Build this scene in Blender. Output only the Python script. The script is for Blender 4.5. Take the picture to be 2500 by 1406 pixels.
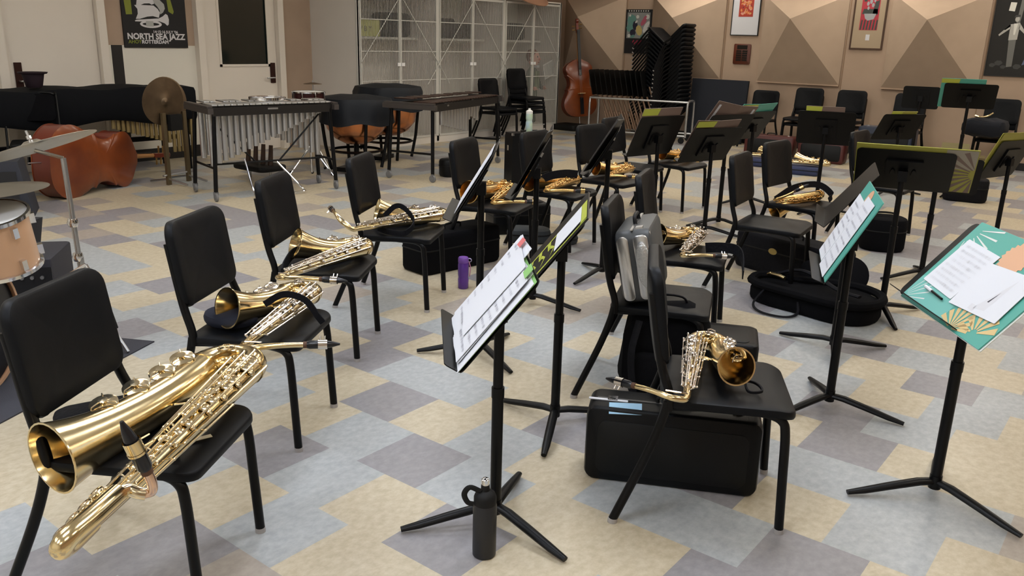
import bpy, bmesh, math, random
from mathutils import Vector, Matrix, Euler
random.seed(7)
PI = math.pi
def R(d): return math.radians(d)
for o in list(bpy.data.objects): bpy.data.objects.remove(o)
sc = bpy.context.scene
COL = sc.collection
# ------------------------------------------------------------ camera, world, exposure
cam = bpy.data.cameras.new('camera'); cam.sensor_width = 36; cam.lens = 2050.4 / 2500 * 36
cam.clip_start = .05; cam.clip_end = 60
camo = bpy.data.objects.new('camera', cam); COL.objects.link(camo)
cr = Vector((.78373188, .62055013, .02611287)); cu = Vector((-.19656462, .20793307, .95818902)); cf = Vector((-.58917459, .75609614, -.28494197))
M = Matrix((cr, cu, -cf)).transposed().to_4x4(); M.translation = (2.632, -2.181, 1.526)
camo.matrix_world = M
sc.camera = camo
w = bpy.data.worlds.new('world'); sc.world = w; w.use_nodes = True
w.node_tree.nodes['Background'].inputs[0].default_value = (.75, .8, .9, 1)
w.node_tree.nodes['Background'].inputs[1].default_value = .05
vs = sc.view_settings
vs.view_transform = 'Standard'; vs.look = 'None'; vs.gamma = 1; vs.use_curve_mapping = False
vs.exposure = -0.07
LAMP = 15.0          # strength of the fluorescent diffusers (built with the ceiling lights)
CEIL = 3.35
XL, YB, XR, YF = -7.05, 10.9, 6.2, -6.5      # left wall, back wall, right wall, front wall

# ------------------------------------------------------------ materials
MATS = {}
def mat(name, col, rough=.5, metal=0., noise=0., scale=20., bump=0., spec=.4, col2=None, emit=None, coat=0., trans=0., alpha=1.):
    if name in MATS: return MATS[name]
    m = bpy.data.materials.new(name); m.use_nodes = True
    nt = m.node_tree; b = nt.nodes['Principled BSDF']
    b.inputs['Base Color'].default_value = (*col, 1); b.inputs['Roughness'].default_value = rough
    b.inputs['Metallic'].default_value = metal; b.inputs['Specular IOR Level'].default_value = spec
    if coat: b.inputs['Coat Weight'].default_value = coat; b.inputs['Coat Roughness'].default_value = .15
    if trans: b.inputs['Transmission Weight'].default_value = trans
    if alpha < 1: b.inputs['Alpha'].default_value = alpha
    if emit: b.inputs['Emission Color'].default_value = (*emit[0], 1); b.inputs['Emission Strength'].default_value = emit[1]
    if noise or bump or col2:
        tc = nt.nodes.new('ShaderNodeTexCoord'); n = nt.nodes.new('ShaderNodeTexNoise')
        n.inputs['Scale'].default_value = scale; n.inputs['Detail'].default_value = 5
        nt.links.new(tc.outputs['Object'], n.inputs['Vector'])
        if noise or col2:
            r = nt.nodes.new('ShaderNodeValToRGB')
            c2 = col2 if col2 else tuple(c * (1 + noise) for c in col)
            c1 = col if col2 else tuple(c * (1 - noise) for c in col)
            r.color_ramp.elements[0].position = .32; r.color_ramp.elements[1].position = .68
            r.color_ramp.elements[0].color = (*c1, 1); r.color_ramp.elements[1].color = (*c2, 1)
            nt.links.new(n.outputs['Fac'], r.inputs['Fac']); nt.links.new(r.outputs['Color'], b.inputs['Base Color'])
        if bump:
            bp = nt.nodes.new('ShaderNodeBump'); bp.inputs['Strength'].default_value = bump; bp.inputs['Distance'].default_value = .004
            nt.links.new(n.outputs['Fac'], bp.inputs['Height']); nt.links.new(bp.outputs['Normal'], b.inputs['Normal'])
    MATS[name] = m
    return m

def tile_mat(name, base, fleck):
    m = bpy.data.materials.new(name); m.use_nodes = True; nt = m.node_tree; b = nt.nodes['Principled BSDF']
    tc = nt.nodes.new('ShaderNodeTexCoord'); mp = nt.nodes.new('ShaderNodeMapping'); mp.inputs['Scale'].default_value = (1, .7, 1)
    n = nt.nodes.new('ShaderNodeTexNoise'); n.inputs['Scale'].default_value = 38; n.inputs['Detail'].default_value = 6; n.inputs['Roughness'].default_value = .62
    r = nt.nodes.new('ShaderNodeValToRGB'); r.color_ramp.elements[0].position = .36; r.color_ramp.elements[1].position = .70
    r.color_ramp.elements[0].color = (*base, 1); r.color_ramp.elements[1].color = (*fleck, 1)
    nt.links.new(tc.outputs['Object'], mp.inputs['Vector']); nt.links.new(mp.outputs['Vector'], n.inputs['Vector'])
    nt.links.new(n.outputs['Fac'], r.inputs['Fac']); nt.links.new(r.outputs['Color'], b.inputs['Base Color'])
    n2 = nt.nodes.new('ShaderNodeTexNoise'); n2.inputs['Scale'].default_value = 3; nt.links.new(tc.outputs['Object'], n2.inputs['Vector'])
    mr = nt.nodes.new('ShaderNodeMapRange'); mr.inputs['To Min'].default_value = .32; mr.inputs['To Max'].default_value = .5
    nt.links.new(n2.outputs['Fac'], mr.inputs['Value']); nt.links.new(mr.outputs['Result'], b.inputs['Roughness'])
    b.inputs['Specular IOR Level'].default_value = .4
    return m

black_plastic = mat('black_seat_plastic', (.0030, .0036, .005), .46, spec=.16, bump=.10, scale=900)
black_metal = mat('black_powder_coat', (.0025, .0025, .003), .38, spec=.2)
desk_black = mat('stand_desk_black', (.003, .003, .003), .42, spec=.2)
rubber = mat('black_rubber', (.006, .006, .006), .6, spec=.25)
glide = mat('clear_glide', (.35, .33, .32), .3)
chrome = mat('chrome', (.75, .75, .77), .12, 1.)
steel = mat('dull_steel', (.48, .49, .5), .35, 1.)
brass = mat('gold_lacquer_brass', (.80, .64, .36), .17, 1., noise=.06, scale=30)
brass_old = mat('aged_brass', (.74, .50, .20), .22, 1., noise=.12, scale=40)
nickel = mat('nickel_keywork', (.74, .69, .64), .17, 1.)
pinkb = mat('rose_brass', (.78, .55, .42), .2, 1.)
ebon = mat('ebonite', (.010, .010, .012), .22)
fabric = mat('black_fabric', (.004, .004, .005), .95, bump=.6, scale=400, spec=.1)
nylon = mat('black_nylon', (.006, .006, .008), .8, bump=.8, scale=60, spec=.15)
vinyl = mat('black_vinyl_cover', (.005, .007, .011), .6, bump=.8, scale=7, spec=.3)
tolex = mat('black_case_shell', (.003, .0035, .0045), .40, spec=.2, bump=.15, scale=300)
white_paper = mat('white_paper', (.64, .65, .69), .7)
ink = mat('grey_ink', (.42, .42, .46), .8)
inkd = mat('dark_ink', (.06, .06, .07), .8)

# ------------------------------------------------------------ mesh builder
def frame(p, z, xh=None):
    z = Vector(z).normalized()
    x = Vector(xh) if xh is not None else (Vector((1, 0, 0)) if abs(z.x) < .9 else Vector((0, 1, 0)))
    x = (x - z * x.dot(z)).normalized(); y = z.cross(x)
    m = Matrix((x, y, z)).transposed().to_4x4(); m.translation = p
    return m
class MB:
    def __init__(s): s.bm = bmesh.new(); s.mi = 0
    def _f(s, vs, smooth=True):
        try:
            f = s.bm.faces.new(vs); f.material_index = s.mi; f.smooth = smooth; return f
        except ValueError: return None
    def box(s, c, size, m=None, top=None):
        hx, hy, hz = size[0] / 2, size[1] / 2, size[2] / 2
        t = top if top else (1, 1)
        vs = []
        for z in (-1, 1):
            k = (1, 1) if z < 0 else t
            for x, y in ((-1, -1), (1, -1), (1, 1), (-1, 1)):
                p = Vector((x * hx * k[0], y * hy * k[1], z * hz))
                p = (m @ p) if m is not None else p
                vs.append(s.bm.verts.new(p + Vector(c)))
        for q in ((3, 2, 1, 0), (4, 5, 6, 7), (0, 1, 5, 4), (1, 2, 6, 5), (2, 3, 7, 6), (3, 0, 4, 7)): s._f([vs[i] for i in q])
        return s
    def ring(s, pts): return [s.bm.verts.new(p) for p in pts]
    def bridge(s, a, b):
        n = len(a)
        for i in range(n): s._f((a[i], a[(i + 1) % n], b[(i + 1) % n], b[i]))
    def tube(s, pts, rad, n=10, caps=True, flat=None):
        pts = [Vector(p) for p in pts]; N = len(pts)
        if not hasattr(rad, '__len__'): rad = [rad] * N
        prev = None; rings = []; xd = None
        for i, p in enumerate(pts):
            a = pts[max(0, i - 1)]; b = pts[min(N - 1, i + 1)]; d = (b - a)
            if d.length < 1e-9: d = Vector((0, 0, 1))
            d.normalize()
            if xd is None: xd = Vector((0, 0, 1)).cross(d) if abs(d.z) < .95 else Vector((1, 0, 0))
            xd = (xd - d * xd.dot(d))
            if xd.length < 1e-6: xd = d.orthogonal()
            xd.normalize(); yd = d.cross(xd)
            f = flat if flat else 1
            rings.append(s.ring([p + (xd * math.cos(2 * PI * k / n) + yd * f * math.sin(2 * PI * k / n)) * rad[i] for k in range(n)]))
        for a, b in zip(rings, rings[1:]): s.bridge(a, b)
        if caps: s._f(list(reversed(rings[0])), False); s._f(rings[-1], False)
        return s
    def cyl(s, a, b, r0, r1=None, n=16, caps=True): return s.tube([a, b], [r0, r0 if r1 is None else r1], n, caps)
    def lathe(s, prof, m=None, n=24, caps=True, a0=0, sx=1., sy=1.):
        m = m if m is not None else Matrix(); rings = []
        for r, z in prof: rings.append(s.ring([m @ Vector((r * sx * math.cos(2 * PI * k / n), r * sy * math.sin(2 * PI * k / n), z)) for k in range(n)]))
        for a, b in zip(rings, rings[1:]): s.bridge(a, b)
        if caps: s._f(list(reversed(rings[0]))); s._f(rings[-1])
        return s
    def outline(s, out, t, m=None, bev=.0, fn=None):
        """out: list of (x,y) ccw; extrude along z by t (centred) with soft edges, fn bends points"""
        m = m if m is not None else Matrix()
        cx = sum(p[0] for p in out) / len(out); cy = sum(p[1] for p in out) / len(out)
        def rg(ins, z):
            o = []
            for x, y in out:
                d = Vector((x - cx, y - cy)); L = d.length; d = d * ((L - ins) / L if L > 1e-6 else 1)
                p = Vector((cx + d.x, cy + d.y, z)); p = fn(p) if fn else p
                o.append(m @ p)
            return s.ring(o)
        if bev: lv = [(bev, -t / 2), (bev * .3, -t / 2 + bev * .3), (0, -t / 2 + bev), (0, t / 2 - bev), (bev * .3, t / 2 - bev * .3), (bev, t / 2)]
        else: lv = [(0, -t / 2), (0, t / 2)]
        rs = [rg(*l) for l in lv]
        for a, b in zip(rs, rs[1:]): s.bridge(a, b)
        for r, z, rev in ((rs[0], -t / 2, True), (rs[-1], t / 2, False)):
            if fn:
                prev = r
                L0 = (bev or 0)
                for k in (.7, .4, .12):
                    cur = []
                    for x, y in out:
                        p = Vector((cx + (x - cx) * k, cy + (y - cy) * k, z)); cur.append(m @ fn(p))
                    cur = s.ring(cur)
                    s.bridge(cur, prev) if rev else s.bridge(prev, cur)
                    prev = cur
                s._f(list(reversed(prev)) if rev else prev)
            else: s._f(list(reversed(r)) if rev else r, False)
        return s
    def poly(s, pts, smooth=False): s._f(s.ring([Vector(p) for p in pts]), smooth); return s
    def sphere(s, c, r, m=None, n=16, k=9, sc=(1, 1, 1)):
        mm = Matrix.Translation(c) @ (m if m is not None else Matrix())
        prof = [(r * math.sin(PI * i / k), -r * math.cos(PI * i / k)) for i in range(k + 1)]
        prof[0] = (r * .02, -r); prof[-1] = (r * .02, r)
        mm = mm @ Matrix.Diagonal((sc[0], sc[1], sc[2], 1))
        return s.lathe(prof, mm, n)
    def build(s, name, mats, parent=None, ang=40, loc=None, subsurf=0):
        me = bpy.data.meshes.new(name)
        bmesh.ops.remove_doubles(s.bm, verts=s.bm.verts, dist=1e-6)
        bmesh.ops.recalc_face_normals(s.bm, faces=s.bm.faces)
        s.bm.to_mesh(me); s.bm.free()
        for x in (mats if isinstance(mats, (list, tuple)) else [mats]): me.materials.append(x)
        try: me.set_sharp_from_angle(angle=R(ang))
        except Exception: pass
        o = bpy.data.objects.new(name, me); COL.objects.link(o)
        if parent: o.parent = parent
        if loc: o.location = loc
        if subsurf:
            md = o.modifiers.new('sub', 'SUBSURF'); md.levels = subsurf; md.render_levels = subsurf
        return o
def rrect(w, h, r, n=6, cx=0, cy=0):
    o = []
    for qx, qy, a in ((1, 1, 0), (-1, 1, 90), (-1, -1, 180), (1, -1, 270)):
        for k in range(n + 1):
            t = R(a + 90 * k / n)
            o.append((cx + qx * (w / 2 - r) + r * math.cos(t), cy + qy * (h / 2 - r) + r * math.sin(t)))
    return o
def ell(rx, ry, n=24, cx=0, cy=0): return [(cx + rx * math.cos(2 * PI * k / n), cy + ry * math.sin(2 * PI * k / n)) for k in range(n)]
def bez(pts, n=8):
    """smooth curve through points (catmull-rom)"""
    P = [Vector(p) for p in pts]; P = [P[0] * 2 - P[1]] + P + [P[-1] * 2 - P[-2]]; out = []
    for i in range(1, len(P) - 2):
        for k in range(n):
            t = k / n; a, b, c, d = P[i - 1], P[i], P[i + 1], P[i + 2]
            out.append(.5 * ((2 * b) + (c - a) * t + (2 * a - 5 * b + 4 * c - d) * t * t + (3 * b - a - 3 * c + d) * t ** 3))
    out.append(P[-2]); return out
def tag(o, label, cat, group=None, kind=None):
    o['label'] = label; o['category'] = cat
    if group: o['group'] = group
    if kind: o['kind'] = kind
    return o
def thing(name, label, cat, loc=(0, 0, 0), rz=0, group=None, m=None):
    o = bpy.data.objects.new(name, None); COL.objects.link(o); o.empty_display_size = .1
    if m is not None: o.matrix_world = m
    else: o.location = loc; o.rotation_euler = (0, 0, R(rz))
    return tag(o, label, cat, group)
def struct(o): o['kind'] = 'structure'; return o
def dup(root, loc=None, rz=None, label=None, group=None, m=None):
    r = root.copy(); COL.objects.link(r)
    if m is not None: r.matrix_world = m
    else:
        if loc is not None: r.location = loc
        if rz is not None: r.rotation_euler = (0, 0, R(rz))
    if label: r['label'] = label
    if group: r['group'] = group
    elif 'group' in r.keys() and group == '': del r['group']
    kids(root, r); return r
def kids(a, b):
    for ch in list(a.children):
        c = ch.copy(); COL.objects.link(c); c.parent = b; kids(ch, c)
def text_mesh(mb, s, size, m, mi=0, bold=.0):
    cu_ = bpy.data.curves.new('t', 'FONT'); cu_.body = s; cu_.size = size; cu_.resolution_u = 3; cu_.offset = bold
    to = bpy.data.objects.new('t', cu_); me = bpy.data.meshes.new_from_object(to)
    vs_ = [mb.bm.verts.new(m @ v.co) for v in me.vertices]
    for f in me.polygons:
        try: nf = mb.bm.faces.new([vs_[i] for i in f.vertices]); nf.material_index = mi
        except ValueError: pass
    bpy.data.objects.remove(to); bpy.data.curves.remove(cu_); bpy.data.meshes.remove(me)

# ------------------------------------------------------------ room
TS = .3048
TILES = [tile_mat('tile_tan', (.42, .355, .245), (.54, .475, .355)), tile_mat('tile_light_grey', (.31, .325, .33), (.41, .425, .425)),
         tile_mat('tile_taupe', (.315, .275, .235), (.385, .34, .295)), tile_mat('tile_slate', (.225, .215, .225), (.29, .275, .285))]
#TILEMAP
TM = {(-4,-1):0,(-4,0):0,(-4,1):3,(-3,-.5):1,(-3,.5):0,(-3,1.5):1,(-3,2.5):0,(-2,-1):0,(-2,0):3,(-2,1):1,(-2,2):0,(-2,3):3,(-1,-1.5):1,(-1,-.5):0,(-1,.5):1,(-1,1.5):3,(-1,2.5):1,(-1,3.5):0,(-1,4.5):0,(-1,5.5):3,
 (0,-2):1,(0,-1):0,(0,0):3,(0,1):0,(0,2):1,(0,3):0,(0,4):1,(0,5):1,(0,6):3,(0,-6):1,(0,-7):0,(0,-8):1,(0,-9):0,(1,-8.5):0,(1,-7.5):3,(1,-9.5):1,(1,-10.5):1,(1,-2.5):0,(1,-1.5):3,(1,-.5):1,(1,.5):1,(1,1.5):0,(1,2.5):3,(1,5.5):0,(1,6.5):1,(1,7.5):0,
 (2,-12):3,(2,-13):2,(2,-11):0,(2,-10):0,(2,-3):1,(2,-2):3,(2,-1):0,(2,0):0,(2,1):0,(2,2):0,(2,5):1,(2,6):1,(2,7):1,(3,-14.5):3,(3,-13.5):0,(3,-12.5):0,(3,-11.5):1,(3,-15.5):2,(3,-4.5):2,(3,-3.5):1,(3,-2.5):0,(3,-1.5):1,(3,.5):1,(3,1.5):1,(3,5.5):3,(3,6.5):0,(3,7.5):0,
 (4,-16):0,(4,-15):3,(4,-14):2,(4,-13):1,(4,-17):2,(4,-10):1,(4,-9):0,(4,-3):0,(4,-2):2,(4,0):1,(4,1):0,(4,5):3,(4,6):1,(4,7):0,(5,-11.5):3,(5,3.5):0,(5,4.5):1,(5,5.5):0,(5,6.5):1,(5,7.5):0,(6,3):3,(6,4):1,(6,5):0,(6,6):3,(6,7):1,
 (7,2.5):0,(7,3.5):1,(7,4.5):3,(7,5.5):1,(7,6.5):0,(8,4):1,(8,5):0,(8,6):0,(9,1.5):3,(9,4.5):1,(9,5.5):3,(9,6.5):1,(10,4):0,(10,5):0,(10,6):3,(12,3):3,(11,3.5):0,(13,1.5):3,(22,3):3,(24,2):3}
def tile_kind(j, u):
    if (j, u) in TM: return TM[(j, u)]
    h = random.Random(j * 977 + int(u * 2) * 131 + 5).random()
    return 0 if h < .45 else 1 if h < .72 else 2 if h < .83 else 3
fl = MB()
for j in range(int(YF / TS) - 1, int(YB / TS) + 2):
    y0, y1 = max(YF, j * TS), min(YB, (j + 1) * TS)
    if y1 <= y0: continue
    off = .5 if j % 2 else 0.
    for i in range(int(XL / TS) - 2, int(XR / TS) + 2):
        u = i + off; x0, x1 = max(XL, u * TS), min(XR, (u + 1) * TS)
        if x1 <= x0: continue
        fl.mi = tile_kind(j, u)
        fl.poly([(x0, y0, 0), (x1, y0, 0), (x1, y1, 0), (x0, y1, 0)])
struct(fl.build('floor', TILES))
wall_tan = mat('wall_fabric_tan', (.44, .325, .24), .9, noise=.04, scale=3, bump=.15)
panel_tan = mat('panel_fabric_tan', (.43, .325, .24), .9, noise=.03, scale=5, bump=.15)
wall_white = mat('wall_cream_paint', (.76, .72, .63), .7, noise=.02, scale=2)
wall_grey = mat('cabinet_grey_laminate', (.66, .62, .57), .55, noise=.02, scale=2)
door_paint = mat('door_cream_paint', (.76, .69, .60), .5, noise=.02, scale=2)
bb_black = mat('black_baseboard', (.015, .013, .012), .5)
ceil_m = mat('ceiling_tile', (.72, .70, .66), .9, noise=.03, scale=60)
struct(MB().box(((XL + XR) / 2, (YB + YF) / 2, CEIL + .05), (XR - XL + .4, YB - YF + .4, .1)).build('ceiling', ceil_m))
# left wall in painted fields (one wall, several finishes)
lw = MB(); X0 = XL - .15
def lf(mi, y0, y1, z0, z1): lw.mi = mi; lw.box((XL - .075, (y0 + y1) / 2, (z0 + z1) / 2), (.15, y1 - y0, z1 - z0))
lf(0, YF, 1.52, 0, CEIL); lf(0, 1.52, 2.68, 2.15, CEIL)
lf(0, 2.68, 2.75, 0, 1.335); lf(2, 2.75, 2.88, 0, 1.335); lf(0, 2.88, 3.80, 0, 1.335); lf(1, 2.68, 3.80, 1.335, CEIL)
lf(0, 3.80, 5.07, 2.15, CEIL); lf(1, 5.07, YB, 0, CEIL)
struct(lw.build('wall_left', [wall_white, wall_tan, bb_black]))
struct(MB().box(((XL + XR) / 2, YB + .075, CEIL / 2), (XR - XL + .3, .15, CEIL)).build('wall_back', wall_tan))
struct(MB().box((XR + .075, (YB + YF) / 2, CEIL / 2), (.15, YB - YF, CEIL)).build('wall_right', wall_tan))
struct(MB().box(((XL + XR) / 2, YF - .075, CEIL / 2), (XR - XL + .3, .15, CEIL)).build('wall_front', wall_white))
struct(MB().box((XL + .006, 3.34, .07), (.012, .92, .14)).build('baseboard_left', bb_black))
struct(MB().box(((-5.0 + XR) / 2, YB - .006, .05), (XR + 5.0, .012, .10)).build('baseboard_back', bb_black))
# doors
bronze = mat('dark_bronze_plate', (.05, .022, .018), .3, .6)
def door(name, y0, y1, glass):
    t = bpy.data.objects.new(name, None); COL.objects.link(t); t.location = (XL, (y0 + y1) / 2, 0); t['kind'] = 'structure'
    w_ = y1 - y0; fr = MB()
    for s_ in (-1, 1): fr.box((.02, s_ * (w_ / 2 - .045), 1.075), (.14, .09, 2.15))
    fr.box((.02, 0, 2.105), (.14, w_ - .18, .09)); fr.build('door_frame', door_paint, t)
    a = w_ / 2 - .095
    lf_ = MB()
    if glass:
        g0, g1, gz0, gz1 = -.30, .42, 1.10, 2.02
        lf_.box((-.01, (-a + g0) / 2, 1.03), (.045, g0 + a, 2.05)); lf_.box((-.01, (a + g1) / 2, 1.03), (.045, a - g1, 2.05))
        lf_.box((-.01, (g0 + g1) / 2, gz0 / 2), (.045, g1 - g0, gz0)); lf_.box((-.01, (g0 + g1) / 2, (gz1 + 2.055) / 2), (.045, g1 - g0, 2.055 - gz1))
        b = MB()
        for yy in (g0, g1): b.box((.018, yy, (gz0 + gz1) / 2), (.012, .03, gz1 - gz0 + .03))
        for zz in (gz0, gz1): b.box((.018, (g0 + g1) / 2, zz), (.012, g1 - g0 + .03, .03))
        b.build('glazing_bead', door_paint, t)
        MB().box((-.01, (g0 + g1) / 2, (gz0 + gz1) / 2), (.008, g1 - g0, gz1 - gz0)).build('glass_pane', mat('dark_door_glass', (.008, .014, .012), .06, spec=.6), t)
    else: lf_.box((-.01, 0, 1.03), (.045, 2 * a, 2.05))
    lf_.build('door_leaf', door_paint, t)
    return t, a
d1, a1 = door('door_1', 1.52, 2.68, False)
d2, a2 = door('door_2', 3.80, 5.07, True)
def handle(t, y, s_, z=.99):
    h = MB(); h.outline(rrect(.075, .26, .006), .012, Matrix.Translation((.021, y, z)) @ Matrix.Rotation(R(90), 4, 'Z') @ Matrix.Rotation(R(90), 4, 'X'))
    h = h.build('lock_plate', bronze, t)
    MB().tube(bez([(.02, y, z - .06), (.065, y, z - .06), (.075, y + s_ * .02, z - .06), (.075, y + s_ * .13, z - .062)], 5), .009, 8).build('door_handle', steel, h)
handle(d1, -a1 + .11, 1, 1.02); handle(d2, a2 - .07, -1, 1.0)
hg = MB().box((.03, -a2 + .01, 1.14), (.02, .035, .12)); hg.build('hinge', steel, d2)
hg = MB().box((.03, a2 + .02, 1.02), (.02, .02, .10)); hg.build('strike_plate', steel, d2)

# ceiling lights
diff = mat('diffuser', (.9, .9, .9), .6, emit=((.88, .82, .72), LAMP))
diff_cool = mat('diffuser_cool', (.9, .9, .9), .6, emit=((1., 1.07, 1.19), LAMP * 1.22))
frm = mat('white_enamel', (.8, .8, .8), .4)
light0 = None
for ix, x in enumerate((-1.2, 1.2, 3.6, -3.6)):
    for iy, y in enumerate((-4.7, -1.75, 1.2, 4.15, 7.1, 10.22)):
        lb = 'recessed fluorescent ceiling light with white frame over the band room'
        if light0 is None:
            light0 = thing('ceiling_light', lb, 'light', (x, y, CEIL), 0, 'fluorescent ceiling lights')
            f = MB()
            for s_ in (-1, 1): f.box((s_ * .31, 0, -.008), (.02, 1.24, .016)); f.box((0, s_ * .61, -.008), (.6, .02, .016))
            f.build('light_frame', frm, light0)
            MB().box((0, 0, -.006), (.6, 1.2, .008)).build('light_diffuser', diff_cool, light0); light_warm = None
        elif -2 < x < 2 and y < 2: dup(light0, (x, y, CEIL), 0, lb)
        elif light_warm is None:
            light_warm = dup(light0, (x, y, CEIL), 0, lb)
            for q in light_warm.children:
                if q.name.startswith('light_diffuser'): q.data = q.data.copy(); q.data.materials[0] = diff
        else: dup(light_warm, (x, y, CEIL), 0, lb)

# acoustic pyramids on the back wall
def pyramid(x0, x1, label):
    y = YB - .04; z0, z1 = .985, 2.25; cx = (x0 + x1) / 2
    ap = (cx - .03, YB - .52, 1.905)
    b = MB()
    base = [(x0, y, z0), (x1, y, z0), (x1, y, z1), (x0, y, z1)]
    for i in range(4): b.poly([base[i], base[(i + 1) % 4], ap])
    b.poly([(x0, YB, z0), (x1, YB, z0), (x1, y, z0), (x0, y, z0)]); b.poly([(x0, YB, z1), (x1, YB, z1), (x1, y, z1), (x0, y, z1)])
    b.poly([(x0, YB, z0), (x0, y, z0), (x0, y, z1), (x0, YB, z1)]); b.poly([(x1, YB, z0), (x1, y, z0), (x1, y, z1), (x1, YB, z1)])
    t = thing('acoustic_panel', label, 'acoustic panel', (cx, YB, z0), 0, 'pyramid acoustic panels on the back wall')
    o = b.build('pyramid_face', panel_tan, t); o.location = (-cx, -YB, -z0)
    r = MB().box((0, -.03, -.009), (x1 - x0, .06, .018)); r.build('bottom_rim', mat('rim_tan', (.50, .36, .26), .7), t)
for x0, x1, lb in ((-6.48, -5.24, 'tan pyramid acoustic panel behind the upright double bass'), (-4.70, -3.40, 'tan pyramid acoustic panel behind the tall chair stack'),
                   (-2.77, -1.50, 'tan pyramid acoustic panel between the two smaller framed pictures'), (-.90, .34, 'tan pyramid acoustic panel left of the black poster')):
    pyramid(x0, x1, lb)
for k, x in enumerate((-5.22, -3.38, -1.48, .37)):
    struct(MB().box((x, YB - .004, 1.9), (.012, .008, 2.4)).build('trim_%d' % (k + 1), mat('seam_brown', (.30, .20, .13), .9)))

# pictures on the walls
def picture(name, label, cat, x, z, w_, h_, fw, frame_m, build, group=None):
    t = thing(name, label, cat, (x, YB - .012, z), 0, group)
    f = MB()
    if fw:
        for s_ in (-1, 1): f.box((s_ * (w_ / 2 - fw / 2), 0, 0), (fw, .024, h_)); f.box((0, 0, s_ * (h_ / 2 - fw / 2)), (w_ - 2 * fw, .024, fw))
        f.build('picture_frame', frame_m, t)
    build(t, w_ - 2 * fw, h_ - 2 * fw)
def FM(dy): return Matrix.Translation((0, dy, 0)) @ Matrix.Rotation(R(90), 4, 'X')      # text plane facing -Y
C = lambda n, c, r=.6: mat(n, c, r)
def art1(t, w_, h_):
    MB().box((0, .002, 0), (w_, .012, h_)).build('mat_board', white_paper, t)
    a = MB(); ms = [C('art_red', (.42, .05, .03)), C('art_orange', (.72, .26, .09)), C('art_plum', (.08, .03, .06)), C('art_pink', (.70, .33, .24)), C('art_ochre', (.6, .35, .12))]
    cx, cz, aw, ah = .0, .085, .235, .285
    a.mi = 0; a.box((cx, -.005, cz), (aw, .002, ah))
    rn = random.Random(3)
    for k in range(60):
        a.mi = rn.choice([0, 1, 1, 2, 3, 4]); x = cx + rn.uniform(-.085, .085); z = cz + rn.uniform(-.11, .11)
        if a.mi == 2 and z > cz + .02: a.mi = 1
        rr = rn.uniform(.01, .028); a.poly([(x + rr * math.cos(q * 1.05) * rn.uniform(.6, 1.2), -.0065 - k * 2e-5, z + rr * math.sin(q * 1.05) * rn.uniform(.6, 1.2)) for q in range(6)])
    a.build('art_print', ms, t)
picture('framed_picture', 'framed picture with a wide white mat and a small red and orange painting', 'picture', -3.07, 2.0, .46, .68, .012, C('thin_black_frame', (.02, .02, .02)), art1)
def art2(t, w_, h_):
    MB().box((0, .002, 0), (w_, .012, h_)).build('mat_board', C('tan_mat', (.40, .31, .21)), t)
    a = MB(); ms = [C('poster_red', (.42, .04, .06)), C('poster_green', (.05, .06, .055)), C('poster_silver', (.35, .36, .38))]
    a.mi = 0; a.box((0, -.005, .06), (.25, .002, .50))
    for k in range(6): x = -.105 + k * .042; a.mi = 1; a.poly([(x - .012, -.007, -.185), (x + .010, -.007, -.185), (x * 1.0 + .02, -.007, -.05), (x, -.007, -.05)])
    a.mi = 1
    a.poly([(-.11, -.0072, .03), (.11, -.0072, .03), (.10, -.0072, .10), (-.09, -.0072, .10)]); a.poly([(.03, -.0072, .0), (.10, -.0072, .02), (.115, -.0072, .22), (.06, -.0072, .20)])
    a.poly([(-.1, -.0072, .20), (-.06, -.0072, .20), (-.05, -.0072, .29), (-.09, -.0072, .29)])
    a.mi = 2
    for x, z, rr in ((-.04, .17, .02), (-.0, .20, .022), (.03, .15, .02), (-.03, .11, .016), (.05, .21, .014)): a.poly([(x + rr * math.cos(q), -.0076, z + 1.6 * rr * math.sin(q)) for q in range(6)])
    a.poly([(-.08, -.0076, .035), (.09, -.0076, .035), (.06, -.0076, -.04), (-.02, -.0076, -.06), (-.06, -.0076, -.03)])
    a.build('art_print', ms, t)
    MB().box((.01, -.005, -.29), (.055, .002, .08)).build('caption_card', white_paper, t)
picture('framed_picture', 'framed picture with a tan mat around a red and black striped band print', 'picture', -1.20, 1.96, .46, .92, .022, C('walnut_frame', (.07, .035, .02), .35), art2)
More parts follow.
